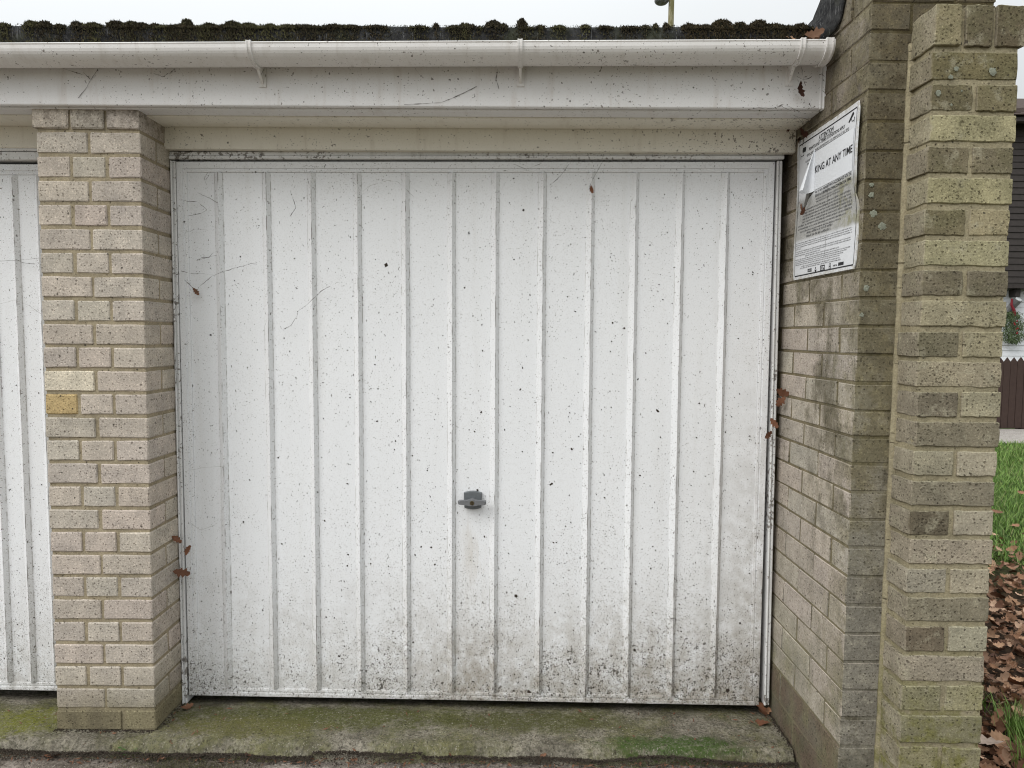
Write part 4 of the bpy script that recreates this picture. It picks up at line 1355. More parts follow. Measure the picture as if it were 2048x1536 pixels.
# dry leaves caught in the gutter
for (x, y, z, r, s, lab) in ((1.985, -.135, 2.206, (1.1, .3, .3), .62, 'brown dry leaf sticking out of the gutter left of its end bracket'),
                             (2.030, -.135, 2.208, (1.2, -.2, -.2), .60, 'brown dry leaf poking up from the gutter just right of its end bracket'),
                             (2.045, -.125, 2.205, (1.3, .4, .6), .68, 'tallest curled brown leaf in the gutter near the stop end'),
                             (2.088, -.130, 2.200, (1.0, -.5, 2.8), .55, 'rightmost brown leaf in the gutter against the wall'),
                             (.985, -.130, 2.178, (1.0, .2, 1.9), .36, 'small reddish leaf peeping over the gutter left of the middle bracket'),
                             (1.668, -.135, 2.186, (1.2, .1, .4), .42, 'orange brown leaf scrap in the gutter under the brightest moss')):
    place_leaf(random.choice(leaf_meshes)[0], (x - .01, y, z), r, s, None, lab, 'dry leaves caught in the gutter')
# leaves caught beside the door frame
for (x, y, z, r, s, lab) in ((2.055, .095, 1.150, (1.2, .3, .2), .55, 'curled brown leaf wedged between the right frame jamb and brick wall'),
                             (2.085, .085, 1.128, (1.4, .8, 2.2), .45, 'dark crumpled leaf hanging just right of the right jamb'),
                             (2.048, .105, 1.055, (1.3, .9, -.6), .42, 'tan pointed leaf stuck across the right jamb'),
                             (2.030, .105, .985, (1.1, -.6, .5), .40, 'brown leaf scrap in the gap beside the door edge'),
                             (.004, .150, .490, (1.2, .2, .1), .52, 'bright brown leaf stuck on the left jamb against the pier'),
                             (.000, .150, .615, (1.3, .7, .4), .34, 'small leaf scrap higher on the left jamb'),
                             (.040, .155, .545, (1.2, -.9, 1.2), .36, 'narrow brown leaf beside the left jamb below the scrap')):
    place_leaf(random.choice(leaf_meshes)[0], (x, y, z), r, s, LEAF_RED, lab, 'leaves caught along the door frame')
for i, (x, y, z, r, s, lab) in enumerate(((2.045, .135, .012, (.5, .2, .5), .62, 'folded brown leaf in the corner below the right jamb'),
                             (2.066, .10, .016, (.9, -.3, 1.6), .58, 'orange brown leaf on top of the corner leaf pile'),
                             (2.073, .06, .012, (.3, .3, 2.4), .50, 'dark brown leaf at the front of the corner leaf pile'),
                             (.030, .125, .006, (.2, .1, .9), .50, 'dull brown leaf lying at the foot of the left jamb'),
                             (.060, -.040, -.018, (.4, .1, .8), .42, 'reddish leaf lying on the step edge right of the pale pier'),
                             (.352, -.100, -.028, (.2, .1, 2.2), .30, 'small tan leaf on the driveway by the moss'),
                             (.672, -.105, -.030, (.2, .2, .4), .26, 'small curled leaf in the soil under the middle of the door'),
                             (.985, -.090, -.024, (.5, .2, 1.1), .30, 'small orange leaf on the soil left of centre'),
                             (1.075, -.062, -.018, (.6, .1, .8), .30, 'small pinkish leaf at the step edge near the centre'),
                             (1.275, -.095, -.025, (.5, .0, .8), .28, 'small upright russet leaf on the soil right of centre'),
                             (1.475, -.075, -.022, (.2, .3, 2.8), .34, 'torn brown leaf in the soil below the green patch'),
                             (-.300, -.105, -.030, (.1, .1, .3), .40, 'long orange brown leaf on the driveway below the left door'))):
    place_leaf(leaf_meshes[i % 9][0], (x, y, z), r, s, LEAF_RED if i % 3 else None, lab, 'leaves lying along the door step')

# ------------------------------------------------------------------ soil and grit along the step
vs, fs = [], []
def clod(x, y, z, s):
    o = len(vs)
    for d in ((1, 0, 0), (-1, 0, 0), (0, 1, 0), (0, -1, 0), (0, 0, 1), (0, 0, -1)):
        vs.append((x + d[0] * s * random.uniform(.6, 1.3), y + d[1] * s * random.uniform(.6, 1.3), z + d[2] * s * random.uniform(.4, .9)))
    fs.extend([(o, o + 2, o + 4), (o + 2, o + 1, o + 4), (o + 1, o + 3, o + 4), (o + 3, o, o + 4), (o + 2, o, o + 5), (o + 1, o + 2, o + 5), (o + 3, o + 1, o + 5), (o, o + 3, o + 5)])
for i in range(8000):
    x = random.uniform(-.9, 2.1)
    k = .5 + .5 * noise.noise((x * 3.3, 0, 1)) + (.4 if .55 < x < .9 else 0)
    e = apron_edge(x)
    y = e - .004 + random.gauss(0, .009) * (0.5 + k)
    z = -.045 + max(0, .038 * k * math.exp(-((y - e + .004) / .020) ** 2)) + random.uniform(-.004, .003)
    clod(x, y, z, random.uniform(.0012, .0045))
for i in range(900):       # along the foot of the walls
    if random.random() < .5:
        x, y = 2.095 + random.gauss(0, .006), random.uniform(-.34, .15)
    else:
        x, y = random.uniform(-.33, .06), random.choice((-.004, .0)) + random.gauss(0, .006)
        if x > 0: x, y = .006 + abs(random.gauss(0, .012)), random.uniform(0, .19)
    clod(x, y, (apron_h(x, y) if x < 2.1 and y > -.1 else -.045) + .001, random.uniform(.0012, .0035))
obj('soil', mesh_of('soil', vs, fs), SOIL, kind='stuff')
STONE = plain('pale_grit', (0.34, 0.31, 0.26), .9, .35, 200)
vs, fs = [], []
for i in range(1500):
    x, y = random.uniform(-.9, 2.08), random.uniform(-.40, -.085)
    clod(x, y, drive_h(x, y) + .001, random.uniform(.001, .0032))
obj('grit', mesh_of('grit', vs, fs), STONE, kind='stuff')
# crumbs of dead leaf and twig swept against the step
vs, fs = [], []
for i in range(420):
    x = random.uniform(-.9, 2.08)
    if random.random() < .75:
        y = apron_edge(x) - .012 + random.gauss(0, .012); z = -.040
    else:
        y = random.uniform(-.08, .17); z = apron_h(x, y) + .002
    a, L_, w_ = random.uniform(0, 6.28), random.uniform(.004, .013), random.uniform(.0012, .005)
    t1 = Vector((math.cos(a), math.sin(a), random.uniform(-.3, .5))) * L_
    t2 = Vector((-math.sin(a), math.cos(a), random.uniform(-.4, .4))) * w_
    c0 = Vector((x, y, z + random.uniform(.001, .006)))
    o = len(vs)
    vs += [c0 - t1, c0 + t2, c0 + t1, c0 - t2 * random.uniform(.3, 1), c0 + Vector((0, 0, w_ * .5))]
    fs += [(o, o + 1, o + 4), (o + 1, o + 2, o + 4), (o + 2, o + 3, o + 4), (o + 3, o, o + 4)]
obj('leaf_crumbs', mesh_of('leaf_crumbs', vs, fs), LEAF, kind='stuff')
# cushion of dark moss on the driveway
mv, mf, tone = [], [], []
for i in range(5200):
    x, y = random.gauss(.17, .11), random.gauss(-.125, .035)
    if y > -.06 and random.random() < .7: continue
    moss_tuft(x, y, drive_h(x, y) + .002 + .004 * random.random(), random.uniform(.0015, .004), random.choice((.05, .55, .6, .2)))
me = mesh_of('moss', mv, mf)
at = me.attributes.new('tone', 'FLOAT', 'POINT'); at.data.foreach_set('value', tone)
obj('moss', me, MOSS, kind='stuff')

# weeds in the joint below the pier
def weed(loc, n, s, label, name='weed'):
    w = empty(name, loc, label=label, cat='weed')
    for i in range(n):
        a = random.uniform(0, 6.28)
        r = s * random.uniform(.3, 1.0)
        p = Vector((math.cos(a) * r, math.sin(a) * r * .6, s * random.uniform(.3, 1.0)))
        q = Vector((math.cos(a), math.sin(a), .4)).normalized() * s * .5
        w_ = Vector((-math.sin(a), math.cos(a), 0)) * s * .2
        vs = [p, p + q * .5 + w_, p + q, p + q * .5 - w_]
        st, sf = tube_data([(0, 0, 0), p * .5 + Vector((0, 0, s * .1)), p], .0006, 3)
        v, f = join([(vs, [(0, 1, 2, 3)]), (st, sf)])
        obj('leaf', mesh_of('leaf', v, f), WEED, w)
    return w
weed((-.045, -.072, -.045), 26, .030, 'grey green ferny weed growing at the step below the pale pier')
weed((.565, -.062, -.030), 5, .018, 'tiny bright green sprout by the soil heap under the door')
for i, (x, y, z, ang, L_, lab) in enumerate(((.80, -.095, -.034, .35, .09, 'thin dark twig lying in the soil below the middle ribs'), (1.38, -.090, -.034, -.25, .11, 'bent twig on the soil left of the bright green patch'),
                                  (1.62, -.108, -.036, .18, .13, 'long dark twig along the foot of the step below the green patch'), (1.84, -.085, -.03, -.5, .07, 'short twig in the soil heap near the right hand wall'), (-.20, -.095, -.034, .2, .08, 'dark twig in the joint left of the grey green weed'))):
    d = Vector((math.cos(ang), math.sin(ang) * .4, .04))
    P = [Vector((0, 0, 0)) + d * L_ * k / 5 + Vector((0, 1, .6)) * .004 * noise.noise((k * .9, i, 0)) for k in range(6)]
    v, f = tube_data(P, [.0016, .0017, .0015, .0013, .0010, .0006], 5)
    v2, f2 = tube_data([P[3], P[3] + Vector((d.x * .015, -.012, .006))], [.0009, .0004], 4)
    v, f = join([(v, f), (v2, f2)])
    tag(obj('twig', mesh_of('twig', v, f), FLECK, None, (x, y, z)), lab, 'twig', 'twigs along the step')
# thin dry roots hanging over the step
for (x, lab) in ((.595, 'pale dry root curling down from the soil heap on the left'), (.635, 'thin dark root trailing from the right of the soil heap')):
    v, f = tube_data([(x, -.062, -.012), (x - .004, -.082, -.02), (x - .015, -.105, -.032), (x - .035, -.12, -.038)], [.0009, .0009, .0007, .0004], 4)
    tag(obj('root', mesh_of('root', v, f), PALE_LEAF if x < .6 else FLECK), lab, 'root')

# ------------------------------------------------------------------ cobwebs
WEBS = [
    ('dusty cobweb loop below the top left corner of the door', [[[0.0372, 0.185, 1.7711], [0.0674, 0.1842, 1.7648], [0.0943, 0.1835, 1.7643], [0.1242, 0.1827, 1.7422], [0.1258, 0.1826, 1.7356], [0.1105, 0.183, 1.7273], [0.0632, 0.1843, 1.717]], [[0.0949, 0.1835, 1.7961], [0.1182, 0.1828, 1.7848], [0.1349, 0.1824, 1.7784], [0.1649, 0.1816, 1.7622]]]),
    ('thin wavy cobweb thread beside the first rib, under the loop', [[[0.0335, 0.1851, 1.6624], [0.042, 0.1849, 1.6674], [0.0656, 0.1842, 1.6627], [0.0792, 0.1839, 1.671], [0.1029, 0.1833, 1.6729], [0.1298, 0.1825, 1.6682]]]),
    ('short smudged cobweb above the long one on the left of the door', [[[0.0875, 0.1837, 1.5669], [0.1079, 0.1831, 1.572], [0.1317, 0.1825, 1.5789], [0.1554, 0.1818, 1.5841]], [[0.091, 0.1836, 1.5686], [0.108, 0.1831, 1.577], [0.1317, 0.1825, 1.5779], [0.1455, 0.1821, 1.5939], [0.1624, 0.1817, 1.5957]]]),
    ('longest cobweb strand crossing the first rib with a debris clump at its lower end', [[[0.0857, 0.1837, 1.4604], [0.0927, 0.1835, 1.4738], [0.1134, 0.183, 1.4907], [0.1408, 0.1822, 1.5142], [0.1715, 0.1814, 1.5262], [0.2122, 0.1803, 1.5399], [0.2461, 0.1794, 1.5502], [0.2596, 0.1791, 1.5519], [0.2766, 0.1786, 1.5587], [0.2968, 0.1781, 1.5556]], [[0.0344, 0.1851, 1.5298], [0.0698, 0.1841, 1.5218], [0.1105, 0.1831, 1.5222], [0.1443, 0.1821, 1.5176]], [[0.0457, 0.1848, 1.4983], [0.0691, 0.1842, 1.4785], [0.0823, 0.1838, 1.4603], [0.0923, 0.1835, 1.4487]]]),
    ('slanting cobweb between the second and third ribs with a dark knot', [[[0.3756, 0.176, 1.3449], [0.3823, 0.1758, 1.3333], [0.3942, 0.1755, 1.3384], [0.4129, 0.175, 1.3487], [0.4334, 0.1744, 1.3807], [0.4369, 0.1743, 1.3974], [0.4641, 0.1736, 1.4178], [0.4912, 0.1729, 1.4414], [0.5251, 0.172, 1.4717], [0.548, 0.1714, 1.4835]]]),
    ('small forked cobweb high between the second and third ribs', [[[0.415, 0.1749, 1.8001], [0.4264, 0.1746, 1.7675], [0.433, 0.1744, 1.7479], [0.4126, 0.175, 1.7182]]]),
    ('dark dangling thread lying along the lower fascia edge', [[[0.8338, -0.0603, 2.0226], [0.8887, -0.0617, 2.0264], [0.9462, -0.0633, 2.0292], [0.9931, -0.0645, 2.0472], [1.0346, -0.0656, 2.0677], [1.0554, -0.0662, 2.078]]]),
    ('pair of short cobwebs on the fascia left of the middle gutter bracket', [[[0.8675, -0.0612, 2.1305], [0.8832, -0.0616, 2.1103], [0.8937, -0.0619, 2.1012]], [[1.1172, -0.0678, 2.1288], [1.1134, -0.0677, 2.0959], [1.1231, -0.068, 2.0706]]]),
    ('cobweb thread carrying a dead leaf at the top of the door', [[[1.4632, 0.1309, 1.8989], [1.4413, 0.1315, 1.8568], [1.4249, 0.132, 1.823]]]),
    ('short cobweb left of the thread with the dead leaf', [[[1.3561, 0.1438, 1.8977], [1.3282, 0.1445, 1.8582], [1.3028, 0.1452, 1.8354]]]),
    ('sagging cobweb under the frame head above the door middle', [[[1.1702, 0.1388, 1.8942], [1.2132, 0.1376, 1.8777], [1.2642, 0.1362, 1.8976]]]),
    ('arched cobweb near the door top left of centre', [[[0.6594, 0.1674, 1.8035], [0.6884, 0.1666, 1.8236], [0.7465, 0.1651, 1.8411], [0.7813, 0.1641, 1.8357], [0.8161, 0.1632, 1.8046], [0.8335, 0.1627, 1.7877]]]),
    ('tangled cobweb knot in the first panel under the frame head', [[[0.1317, 0.1815, 1.8626], [0.1197, 0.1818, 1.8425], [0.1282, 0.1816, 1.8225]], [[0.1435, 0.1812, 1.8655], [0.1255, 0.1816, 1.8397]]]),
    ('branching cobweb on the fascia above the pale pier', [[[-0.113, -0.035, 2.1222], [-0.1352, -0.0344, 2.0914], [-0.1519, -0.0339, 2.0656], [-0.174, -0.0334, 2.0398]], [[-0.1559, -0.0338, 2.1144], [-0.1351, -0.0344, 2.0939]], [[-0.2222, -0.0321, 2.1269], [-0.1772, -0.0333, 2.1143], [-0.1402, -0.0343, 2.1016]], [[0.0623, -0.0397, 2.1125], [0.0887, -0.0404, 2.1024], [0.1101, -0.0409, 2.1127], [0.1263, -0.0414, 2.1255]]]),
    ('long knotted thread hanging from the end gutter bracket', [[[2.0017, -0.1534, 2.1811], [2.0033, -0.1535, 2.1629], [2.0006, -0.1534, 2.1429], [2.0065, -0.1536, 2.1229], [2.0107, -0.1537, 2.1013], [2.0158, -0.1538, 2.0796], [2.0206, -0.1539, 2.0662]], [[2.0089, -0.1236, 2.0999], [2.0265, -0.1241, 2.0898], [2.0401, -0.1245, 2.0933], [2.0502, -0.1247, 2.1001]], [[2.0591, -0.105, 2.0369], [2.0543, -0.1048, 2.0266], [2.0618, -0.105, 2.0129], [2.0719, -0.1053, 2.0198]]]),
    ('dark cobweb strand across the left door beside the pale pier', [[[-0.6002, 0.206, 1.5584], [-0.5298, 0.2041, 1.5625], [-0.4629, 0.2024, 1.57]], [[-0.5472, 0.2046, 1.5658], [-0.5213, 0.2039, 1.5541], [-0.4776, 0.2028, 1.5494]]]),
    ('faint cobweb on the left door below the dark strand', [[[-0.6054, 0.2062, 1.4105], [-0.552, 0.2047, 1.4249], [-0.4999, 0.2033, 1.4048], [-0.462, 0.2023, 1.3776]]]),
    ('tangled dirty cobweb along the fascia edge near the wall', [[[1.8793, -0.0872, 2.0128], [1.9099, -0.088, 2.0186], [1.9495, -0.0891, 2.0145], [1.9797, -0.0899, 2.0289], [1.993, -0.0902, 2.0246], [2.0331, -0.0913, 2.0062]], [[1.9582, -0.0893, 2.0158], [1.9754, -0.0897, 2.0245], [2.0067, -0.0906, 2.0091]]]),
    ('dirty cobweb in the corner between soffit and stained wall', [[[2.040, -0.05, 2.004], [2.070, -.02, 1.995], [2.092, 0.02, 1.97], [2.099, .05, 1.94]], [[2.06, .08, 2.003], [2.08, .09, 1.98], [2.098, .10, 1.95]], [[2.03, -.05, 2.008], [2.075, -.04, 2.0], [2.099, -.03, 1.985]]]),
    ('matted cobweb and grit down the left jamb beside the pale pier', [[[0.0094, 0.178, 0.2925], [0.0205, 0.178, 0.2025], [0.012, 0.178, 0.1296]], [[0.0093, 0.178, 1.3619], [0.0108, 0.178, 1.2594], [0.0152, 0.178, 1.1254]], [[0.012, .178, .62], [.006, .178, .56], [.018, .178, .44]]]),
    ('faint cobwebs low on the left side of the wide door', [[[0.0437, 0.1848, 0.8401], [0.1056, 0.1832, 0.85], [0.1763, 0.1813, 0.8565]], [[0.0492, 0.1847, 0.6539], [0.0842, 0.1838, 0.6278], [0.1378, 0.1823, 0.6466]]]),
]
for i, (lab, strands) in enumerate(WEBS):
    parts = []
    base = Vector(strands[0][0])
    thin = 'faint' in lab or 'wavy' in lab or 'arched' in lab
    for st in strands:
        P = [Vector(p) - base for p in st]
        Q = []
        for a, b in zip(P, P[1:]):
            for k in range(4):
                f = k / 4
                q = a.lerp(b, f)
                q += Vector((noise.noise((q.x * 90, q.z * 90, i)), 0, noise.noise((q.x * 90, q.z * 90, i + 40)))) * .0022
                Q.append(q)
        Q.append(P[-1])
        r0 = .00045 if thin else .00068
        rad = [max(.00008, r0 * (.75 + 1.9 * noise.noise((q.x * 60, q.z * 60, 7)))) for q in Q]
        parts.append(tube_data(Q, rad, 4))
        for q in Q:
            if random.random() < .16:
                s = random.uniform(.0010, .0024)
                parts.append(([q + Vector(d) * s * random.uniform(.6, 1.4) for d in ((1, 0, 0), (-1, 0, 0), (0, 1, 0), (0, -1, 0), (0, 0, 1), (0, 0, -1))],
                              [(0, 2, 4), (2, 1, 4), (1, 3, 4), (3, 0, 4), (2, 0, 5), (1, 2, 5), (3, 1, 5), (0, 3, 5)]))
    vs, fs = join(parts)
    obj('cobweb', mesh_of('cobweb', vs, fs), THREAD if not thin else THREAD_PALE, None, base, label=lab, cat='cobweb', group='dusty cobwebs on the garage front')
# dead leaf hanging on the knotted thread, another at the top of the door, a clump in the longest web
LEAF_DARK = make_leafmat('very_dark_dead_leaf', [(0.045, 0.019, 0.012), (0.07, 0.028, 0.017)])
place_leaf(leaf_meshes[3][0], (2.012, -.122, 2.085), (1.45, 1.25, .5), .50, LEAF_DARK, 'dark red brown dead leaf hanging before the fascia end', None)
place_leaf(leaf_meshes[6][0], (1.428, .133, 1.826), (1.4, 1.3, .3), .28, LEAF_RED, 'small dead leaf dangling on a thread at the door top', None)
v, f = oak_leaf(77, .03, .9, 3)
place_leaf(mesh_of('oak_leaf', v, f), (.076, .182, 1.472), (1.5, .9, .2), 1.0, LEAF, 'shrivelled leaf clump at the end of the longest cobweb', None)
for (x, y, z, r, s, lab) in ((2.068, .01, 1.985, (1.0, .6, .2), .36, 'rusty brown leaf scrap in the soffit corner beside the wall'), (2.085, .06, 1.955, (1.3, -.6, 1.0), .30, 'dark leaf scrap lower in the soffit corner'), (2.055, .07, 2.0, (.3, 2.8, 1.4), .26, 'brown leaf scrap stuck under the soffit near the wall')):
    place_leaf(random.choice(leaf_meshes)[0], (x, y, z), r, s, LEAF_RED, lab, None)
for (y, z, r, s, lab) in ((.035, 1.757, (.3, 1.2, .5), .3, 'brown leaf bits under the peeled flap of the notice'), (-.01, 1.738, (.2, 1.1, 2.2), .22, 'tiny dead leaf below the peeled flap of the notice')):
    place_leaf(leaf_meshes[7][0], (WX - .012, y, z), r, s, LEAF_RED, lab, None)

# ------------------------------------------------------------------ lawn grass
gv_, gf_, gt_ = [], [], []
def blade(x, y, z, h, lean, w, t):
    a = random.uniform(0, 6.28)
    dx, dy = math.cos(a) * lean * h, math.sin(a) * lean * h
    wx, wy = -math.sin(a) * w, math.cos(a) * w
    o = len(gv_)
    gv_.extend([(x - wx, y - wy, z), (x + wx, y + wy, z), (x + dx * .45 + wx * .7, y + dy * .45 + wy * .7, z + h * .6), (x + dx * .45 - wx * .7, y + dy * .45 - wy * .7, z + h * .6), (x + dx, y + dy, z + h)])
    gf_.extend([(o, o + 1, o + 2, o + 3), (o + 3, o + 2, o + 4)])
    gt_.extend([t] * 5)
for i in range(56000):
    y = 1.35 + 6.05 * random.random() ** 1.2
    x = 3.75 + (y - 2.1) * .70 + random.uniform(-1.0, 3.2)
    if noise.noise((x * 1.6, y * 1.6, 2)) < -.45 + max(0, 3.0 - y) * .55 + .25 * noise.noise((x * 6, y * 6, 5)): continue
    blade(x, y, lawn_h(x, y) - .004, random.uniform(.025, .075), random.uniform(.3, 1.3), random.uniform(.0022, .0042), random.random())
tufts = [(2.72, .52), (2.84, .62), (2.95, .42), (2.90, .30), (3.00, .20), (2.98, .08), (2.93, .0), (2.90, -.08), (2.97, -.02), (3.45, 1.7), (3.7, 2.0), (3.6, 1.55), (3.9, 2.15), (3.3, 1.25), (4.0, 1.95), (3.85, 1.75), (2.96, .13), (2.86, -.12)]
for (tx, ty) in tufts:
    big = ty < .2 and tx > 2.85
    for k in range(130 if big else 60):
        x, y = random.gauss(tx, .032), random.gauss(ty, .032)
        blade(x, y, lawn_h(x, y), random.uniform(.05, .12) if big else random.uniform(.04, .09), random.uniform(.1, .8), random.uniform(.0014, .0026), random.random())
me = mesh_of('grass', gv_, gf_)
at = me.attributes.new('tone', 'FLOAT', 'POINT'); at.data.foreach_set('value', gt_)
obj('grass', me, GRASS, kind='stuff')
for i in range(16):
    y = random.uniform(2.6, 6.0)
    x = 3.9 + (y - 2.1) * .70 + random.uniform(.0, 1.0)
    place_leaf(random.choice(leaf_meshes)[0], (x, y, lawn_h(x, y) + .04), (random.gauss(0, .3), random.gauss(0, .3), random.uniform(0, 6.28)), random.uniform(.6, 1.0), None,
               'fallen brown leaf lying out on the green lawn', 'fallen leaves out on the lawn')

# ------------------------------------------------------------------ picket fence, house, wall lamp, spray, tree, street lamp
FENCE = plain('dark_brown_fence_stain', (0.050, 0.030, 0.024), .7, .3, 18)
fence = empty('picket_fence', (7.4, 9.0, -.06), label='dark brown pointed picket fence in front of the white boarded house', cat='fence')
pk = mesh_of('picket', [(-.05, 0, .02), (.05, 0, .02), (.05, 0, 1.06), (0, 0, 1.13), (-.05, 0, 1.06), (-.05, .018, .02), (.05, .018, .02), (.05, .018, 1.06), (0, .018, 1.13), (-.05, .018, 1.06)],
             [(0, 1, 2, 3, 4), (9, 8, 7, 6, 5), (0, 5, 6, 1), (1, 6, 7, 2), (2, 7, 8, 3), (3, 8, 9, 4), (4, 9, 5, 0)])
for i in range(52):
    obj('picket', pk, FENCE, fence, (.1088 * i, random.uniform(-.003, .003), random.uniform(-.008, .008)), (0, random.uniform(-.008, .008), 0))
for z in (.25, .85):
    obj('rail', box_mesh('rail', -.1, 5.7, .0225, .062, z, z + .08, .004), FENCE, fence)
for i in range(4):
    obj('post', box_mesh('post', 1.8 * i, 1.8 * i + .09, .0645, .155, -.1, 1.05, .005), FENCE, fence)

WHITEBOARD = plain('white_weatherboard', (0.80, 0.81, 0.83), .5, .03, 12)
DARKBOARD = plain('dark_brown_cladding', (0.040, 0.033, 0.030), .7, .4, 14)
TILE = plain('brown_roof_tile', (0.060, 0.042, 0.034), .9, .5, 12)
BARK = plain('bark', (0.085, 0.072, 0.06), .95, .4, 30)
house = empty('house', (9.4, 12.0, -.06), label='far house with white boarding below and dark brown cladding above', cat='house')
obj('wall', box_mesh('wall', 0, 8, .06, 7.5, 0, 5.6), WHITEBOARD, house)
def board_mesh(name, L, h, lap):
    vs = [(0, 0, 0), (L, 0, 0), (L, lap, h), (0, lap, h), (0, .04, 0), (L, .04, 0), (L, .04, h), (0, .04, h)]
    return mesh_of(name, vs, [(0, 1, 2, 3), (0, 4, 5, 1), (1, 5, 6, 2), (3, 2, 6, 7), (4, 0, 3, 7)])
wb = board_mesh('white_board', 8, .104, .012)
for i in range(20):
    obj('white_board', wb, WHITEBOARD, house, (0, 0, .25 + .1055 * i))
db = board_mesh('dark_board', 8, .116, .016)
for i in range(25):
    obj('dark_board', db, DARKBOARD, house, (0, -.30, 2.50 + .1200 * i))
obj('dark_soffit', box_mesh('dark_soffit', 0, 8, -.29, .06, 2.40, 2.495), DARKBOARD, house)
obj('wall', box_mesh('upper_wall', .0, 8, -.255, .06, 2.5, 5.6), DARKBOARD, house)
for i in range(9):
    obj('bracket', box_mesh('bracket', .62 + .9 * i, .72 + .9 * i, -.20, -.0, 2.24, 2.39, .01), DARKBOARD, house)
obj('eaves_gutter', box_mesh('eaves_gutter', -.2, 8.2, -.62, -.50, 5.42, 5.53, .02), DARKBOARD, house)
for gx in (.005, 7.91):
    v, f = [(gx, -.25, 5.55), (gx, 7.45, 5.55), (gx, 3.6, 5.52 + 3.85 * math.tan(math.radians(22)))], None
    v = v + [(a + .085, b, c_) for a, b, c_ in v]
    obj('gable', mesh_of('gable', v, [(0, 1, 2), (5, 4, 3), (0, 3, 4, 1), (1, 4, 5, 2), (2, 5, 3, 0)]), WHITEBOARD, house)
roof = obj('roof', box_mesh('roof', -.2, 8.2, -.5, -.32, 5.52, 5.60), TILE, house)
tile = box_mesh('roof_tile', -.098, .098, -.16, .16, -.012, .012, .004)
ang = math.radians(22)
for r in range(6):
    for i in range(34):
        obj('roof_tile', tile, TILE, roof, (.05 + .2 * i + (.1 if r % 2 else 0), -.52 + .24 * r * math.cos(ang), 5.60 + .24 * r * math.sin(ang) + random.uniform(-.004, .004)), (ang - .05, 0, random.uniform(-.01, .01)))
obj('roof_slope', mesh_of('roof_slope', [(-.2, -.5, 5.56), (8.2, -.5, 5.56), (8.2, 3.6, 5.56 + 4.1 * math.tan(ang)), (-.2, 3.6, 5.56 + 4.1 * math.tan(ang)), (8.2, 7.7, 5.56), (-.2, 7.7, 5.56)], [(0, 1, 2, 3), (3, 2, 4, 5)]), TILE, roof)

LAMPG = plain('grey_metal_lamp', (0.22, 0.22, 0.22), .4, .2, 30, .5, .4)
GLASS = Mat('clear_lamp_glass', .05, .5); GLASS.b.inputs['Transmission Weight'].default_value = .9; GLASS.col((.9, .92, .92)); GLASS = GLASS.m
wl = empty('wall_lamp', (10.95, 12.0, 2.0), label='grey tube lamp slanting out of the white boarded wall of the far house', cat='lamp')
v, f = tube_data([(-.06, .01, -.16), (-.015, -.10, 0), (.03, -.20, .13)], [.065, .07, .075], 14)
obj('lamp_body', mesh_of('lamp_body', v, f), LAMPG, wl)
v, f = tube_data([(.0302, -.2005, .1306), (.034, -.21, .142)], [.06, .055], 14)
obj('lens', mesh_of('lens', v, f), plain('lamp_lens', (.6, .62, .62), .2, .1), wl)
spray = empty('christmas_spray', (10.885, 11.82, 1.92), label='hanging green fir spray with red berries under the grey lamp', cat='decoration')
FIR = plain('fir_needles', (0.075, 0.105, 0.045), .8, .6, 40)
BERRY = plain('red_berry', (0.22, 0.014, 0.014), .35, .3, 40)
RIB = plain('dark_red_ribbon', (0.16, 0.012, 0.018), .7, .2, 40)
vs, fs = [], []
for i in range(1500):
    f_ = random.random()
    cx, cz = random.gauss(0, .06 + .10 * math.sin(math.pi * f_)) + .05 * f_, -.02 - .60 * f_
    a = random.uniform(-1.3, 1.3)
    d = Vector((math.sin(a), random.uniform(-.5, .5), -math.cos(a) * .9)) * random.uniform(.05, .10)
    p = Vector((cx, random.gauss(0, .04), cz))
    o = len(vs)
    vs += [p - Vector((.008, 0, 0)), p + Vector((.008, 0, .003)), p + d]
    fs.append((o, o + 1, o + 2))
obj('needles', mesh_of('needles', vs, fs), FIR, spray)
bmb = bmesh.new(); bmesh.ops.create_icosphere(bmb, subdivisions=1, radius=.018)
bme = bm_mesh('berry', bmb); bme.materials.append(BERRY)
for i in range(8):
    f_ = random.uniform(.15, .75)
    obj('berry', bme, None, spray, (random.gauss(.03, .06) + .04 * f_, -.07 + random.gauss(0, .02), -.60 * f_))
v, f = tube_data([(-.03, -.02, .22), (-.05, -.04, .10), (.0, -.05, .0), (.02, -.05, -.10)], [.02, .024, .03, .02], 6)
obj('ribbon', mesh_of('ribbon', v, f), RIB, spray)

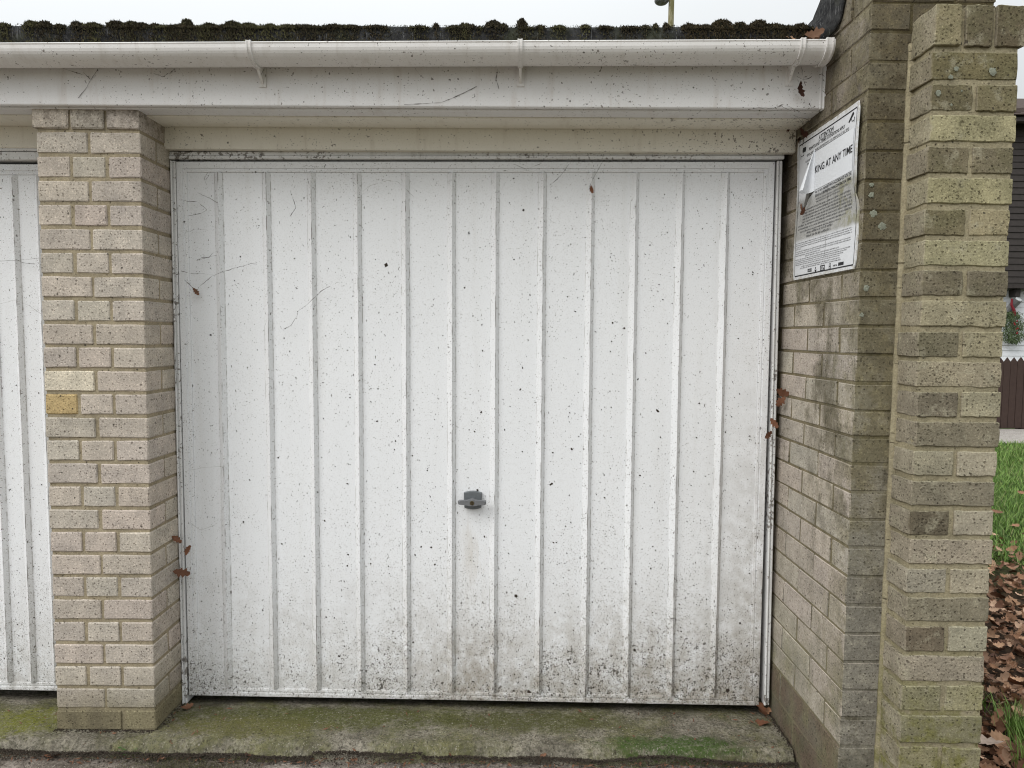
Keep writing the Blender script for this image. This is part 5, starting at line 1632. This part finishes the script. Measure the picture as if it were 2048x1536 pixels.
tree = empty('bare_tree', (16.5, 22.5, 0), label='leafless winter tree with fine twigs behind the far house', cat='tree')
trunk_parts, twig_parts = [], []
def grow(p, d, L, r, depth):
    q = p + d * L
    midp = p.lerp(q, .5) + Vector((random.uniform(-1, 1), random.uniform(-1, 1), random.uniform(-.5, .5))) * L * .06
    (trunk_parts if depth < 1 else twig_parts).append(tube_data([p, midp, q], [r, r * .85, r * .7], 6 if depth < 2 else 3, depth < 1))
    if depth >= 6: return
    for k in range(3 if depth < 3 else random.choice((2, 3))):
        ax = Vector((random.uniform(-1, 1), random.uniform(-1, 1), random.uniform(-.15, .75)))
        nd = (d * 1.0 + ax * (.75 if depth < 3 else .95)).normalized()
        grow(q if k else midp.lerp(q, random.random()), nd, L * random.uniform(.62, .82), r * (.62 if k else .55), depth + 1)
grow(Vector((0, 0, 0)), Vector((0, 0, 1)), 3.8, .22, 0)
v, f = join(trunk_parts); obj('trunk', mesh_of('trunk', v, f), BARK, tree)
v, f = join(twig_parts); obj('crown', mesh_of('crown', v, f), BARK, tree)

POLE = Mat('lichened_pole', .9, .15)
pc = POLE.mix(POLE.ramp(POLE.noise(9, 5, .7, POLE.scaled((1, 1, .35))), .35, .65), (0.17, 0.155, 0.075), (0.33, 0.30, 0.20))
pc = POLE.mix(POLE.ramp(POLE.noise(22, 4, .7, POLE.scaled((1, 1, .4))), .60, .68), pc, (0.55, 0.54, 0.48))
POLE.col(pc)
lampo = empty('street_lamp', (4.577, 14.0, -.06), label='lichen covered lamp post rising behind the garage roof', cat='street lamp')
v, f = tube_data([(0, 0, 0), (0, 0, 5), (0, 0, 9.6)], [.085, .07, .060], 14)
obj('pole', mesh_of('pole', v, f), POLE.m, lampo)
v, f = tube_data([(0, 0, 9.3), (-.10, 0, 9.35), (-.215, 0, 9.2)], .025, 8)
obj('arm', mesh_of('arm', v, f), LAMPG, lampo)
v, f = tube_data([(-.215, 0, 9.22), (-.215, 0, 9.10), (-.215, 0, 8.85), (-.215, 0, 8.655)], [.05, .13, .155, .120], 18)
DARKLAMP = plain('dark_lamp_housing', (0.035, 0.037, 0.037), .5, .3, 20)
obj('lamp_head', mesh_of('lamp_head', v, f), DARKLAMP, lampo)
rr = [(.158, 8.70), (.155, 8.66), (.135, 8.625), (.10, 8.60), (.05, 8.586), (.012, 8.583)]
v, f = tube_data([(-.215, 0, z) for r, z in rr], [r for r, z in rr], 18)
obj('glass_bowl', mesh_of('glass_bowl', v, f), GLASS, lampo, smooth=True)
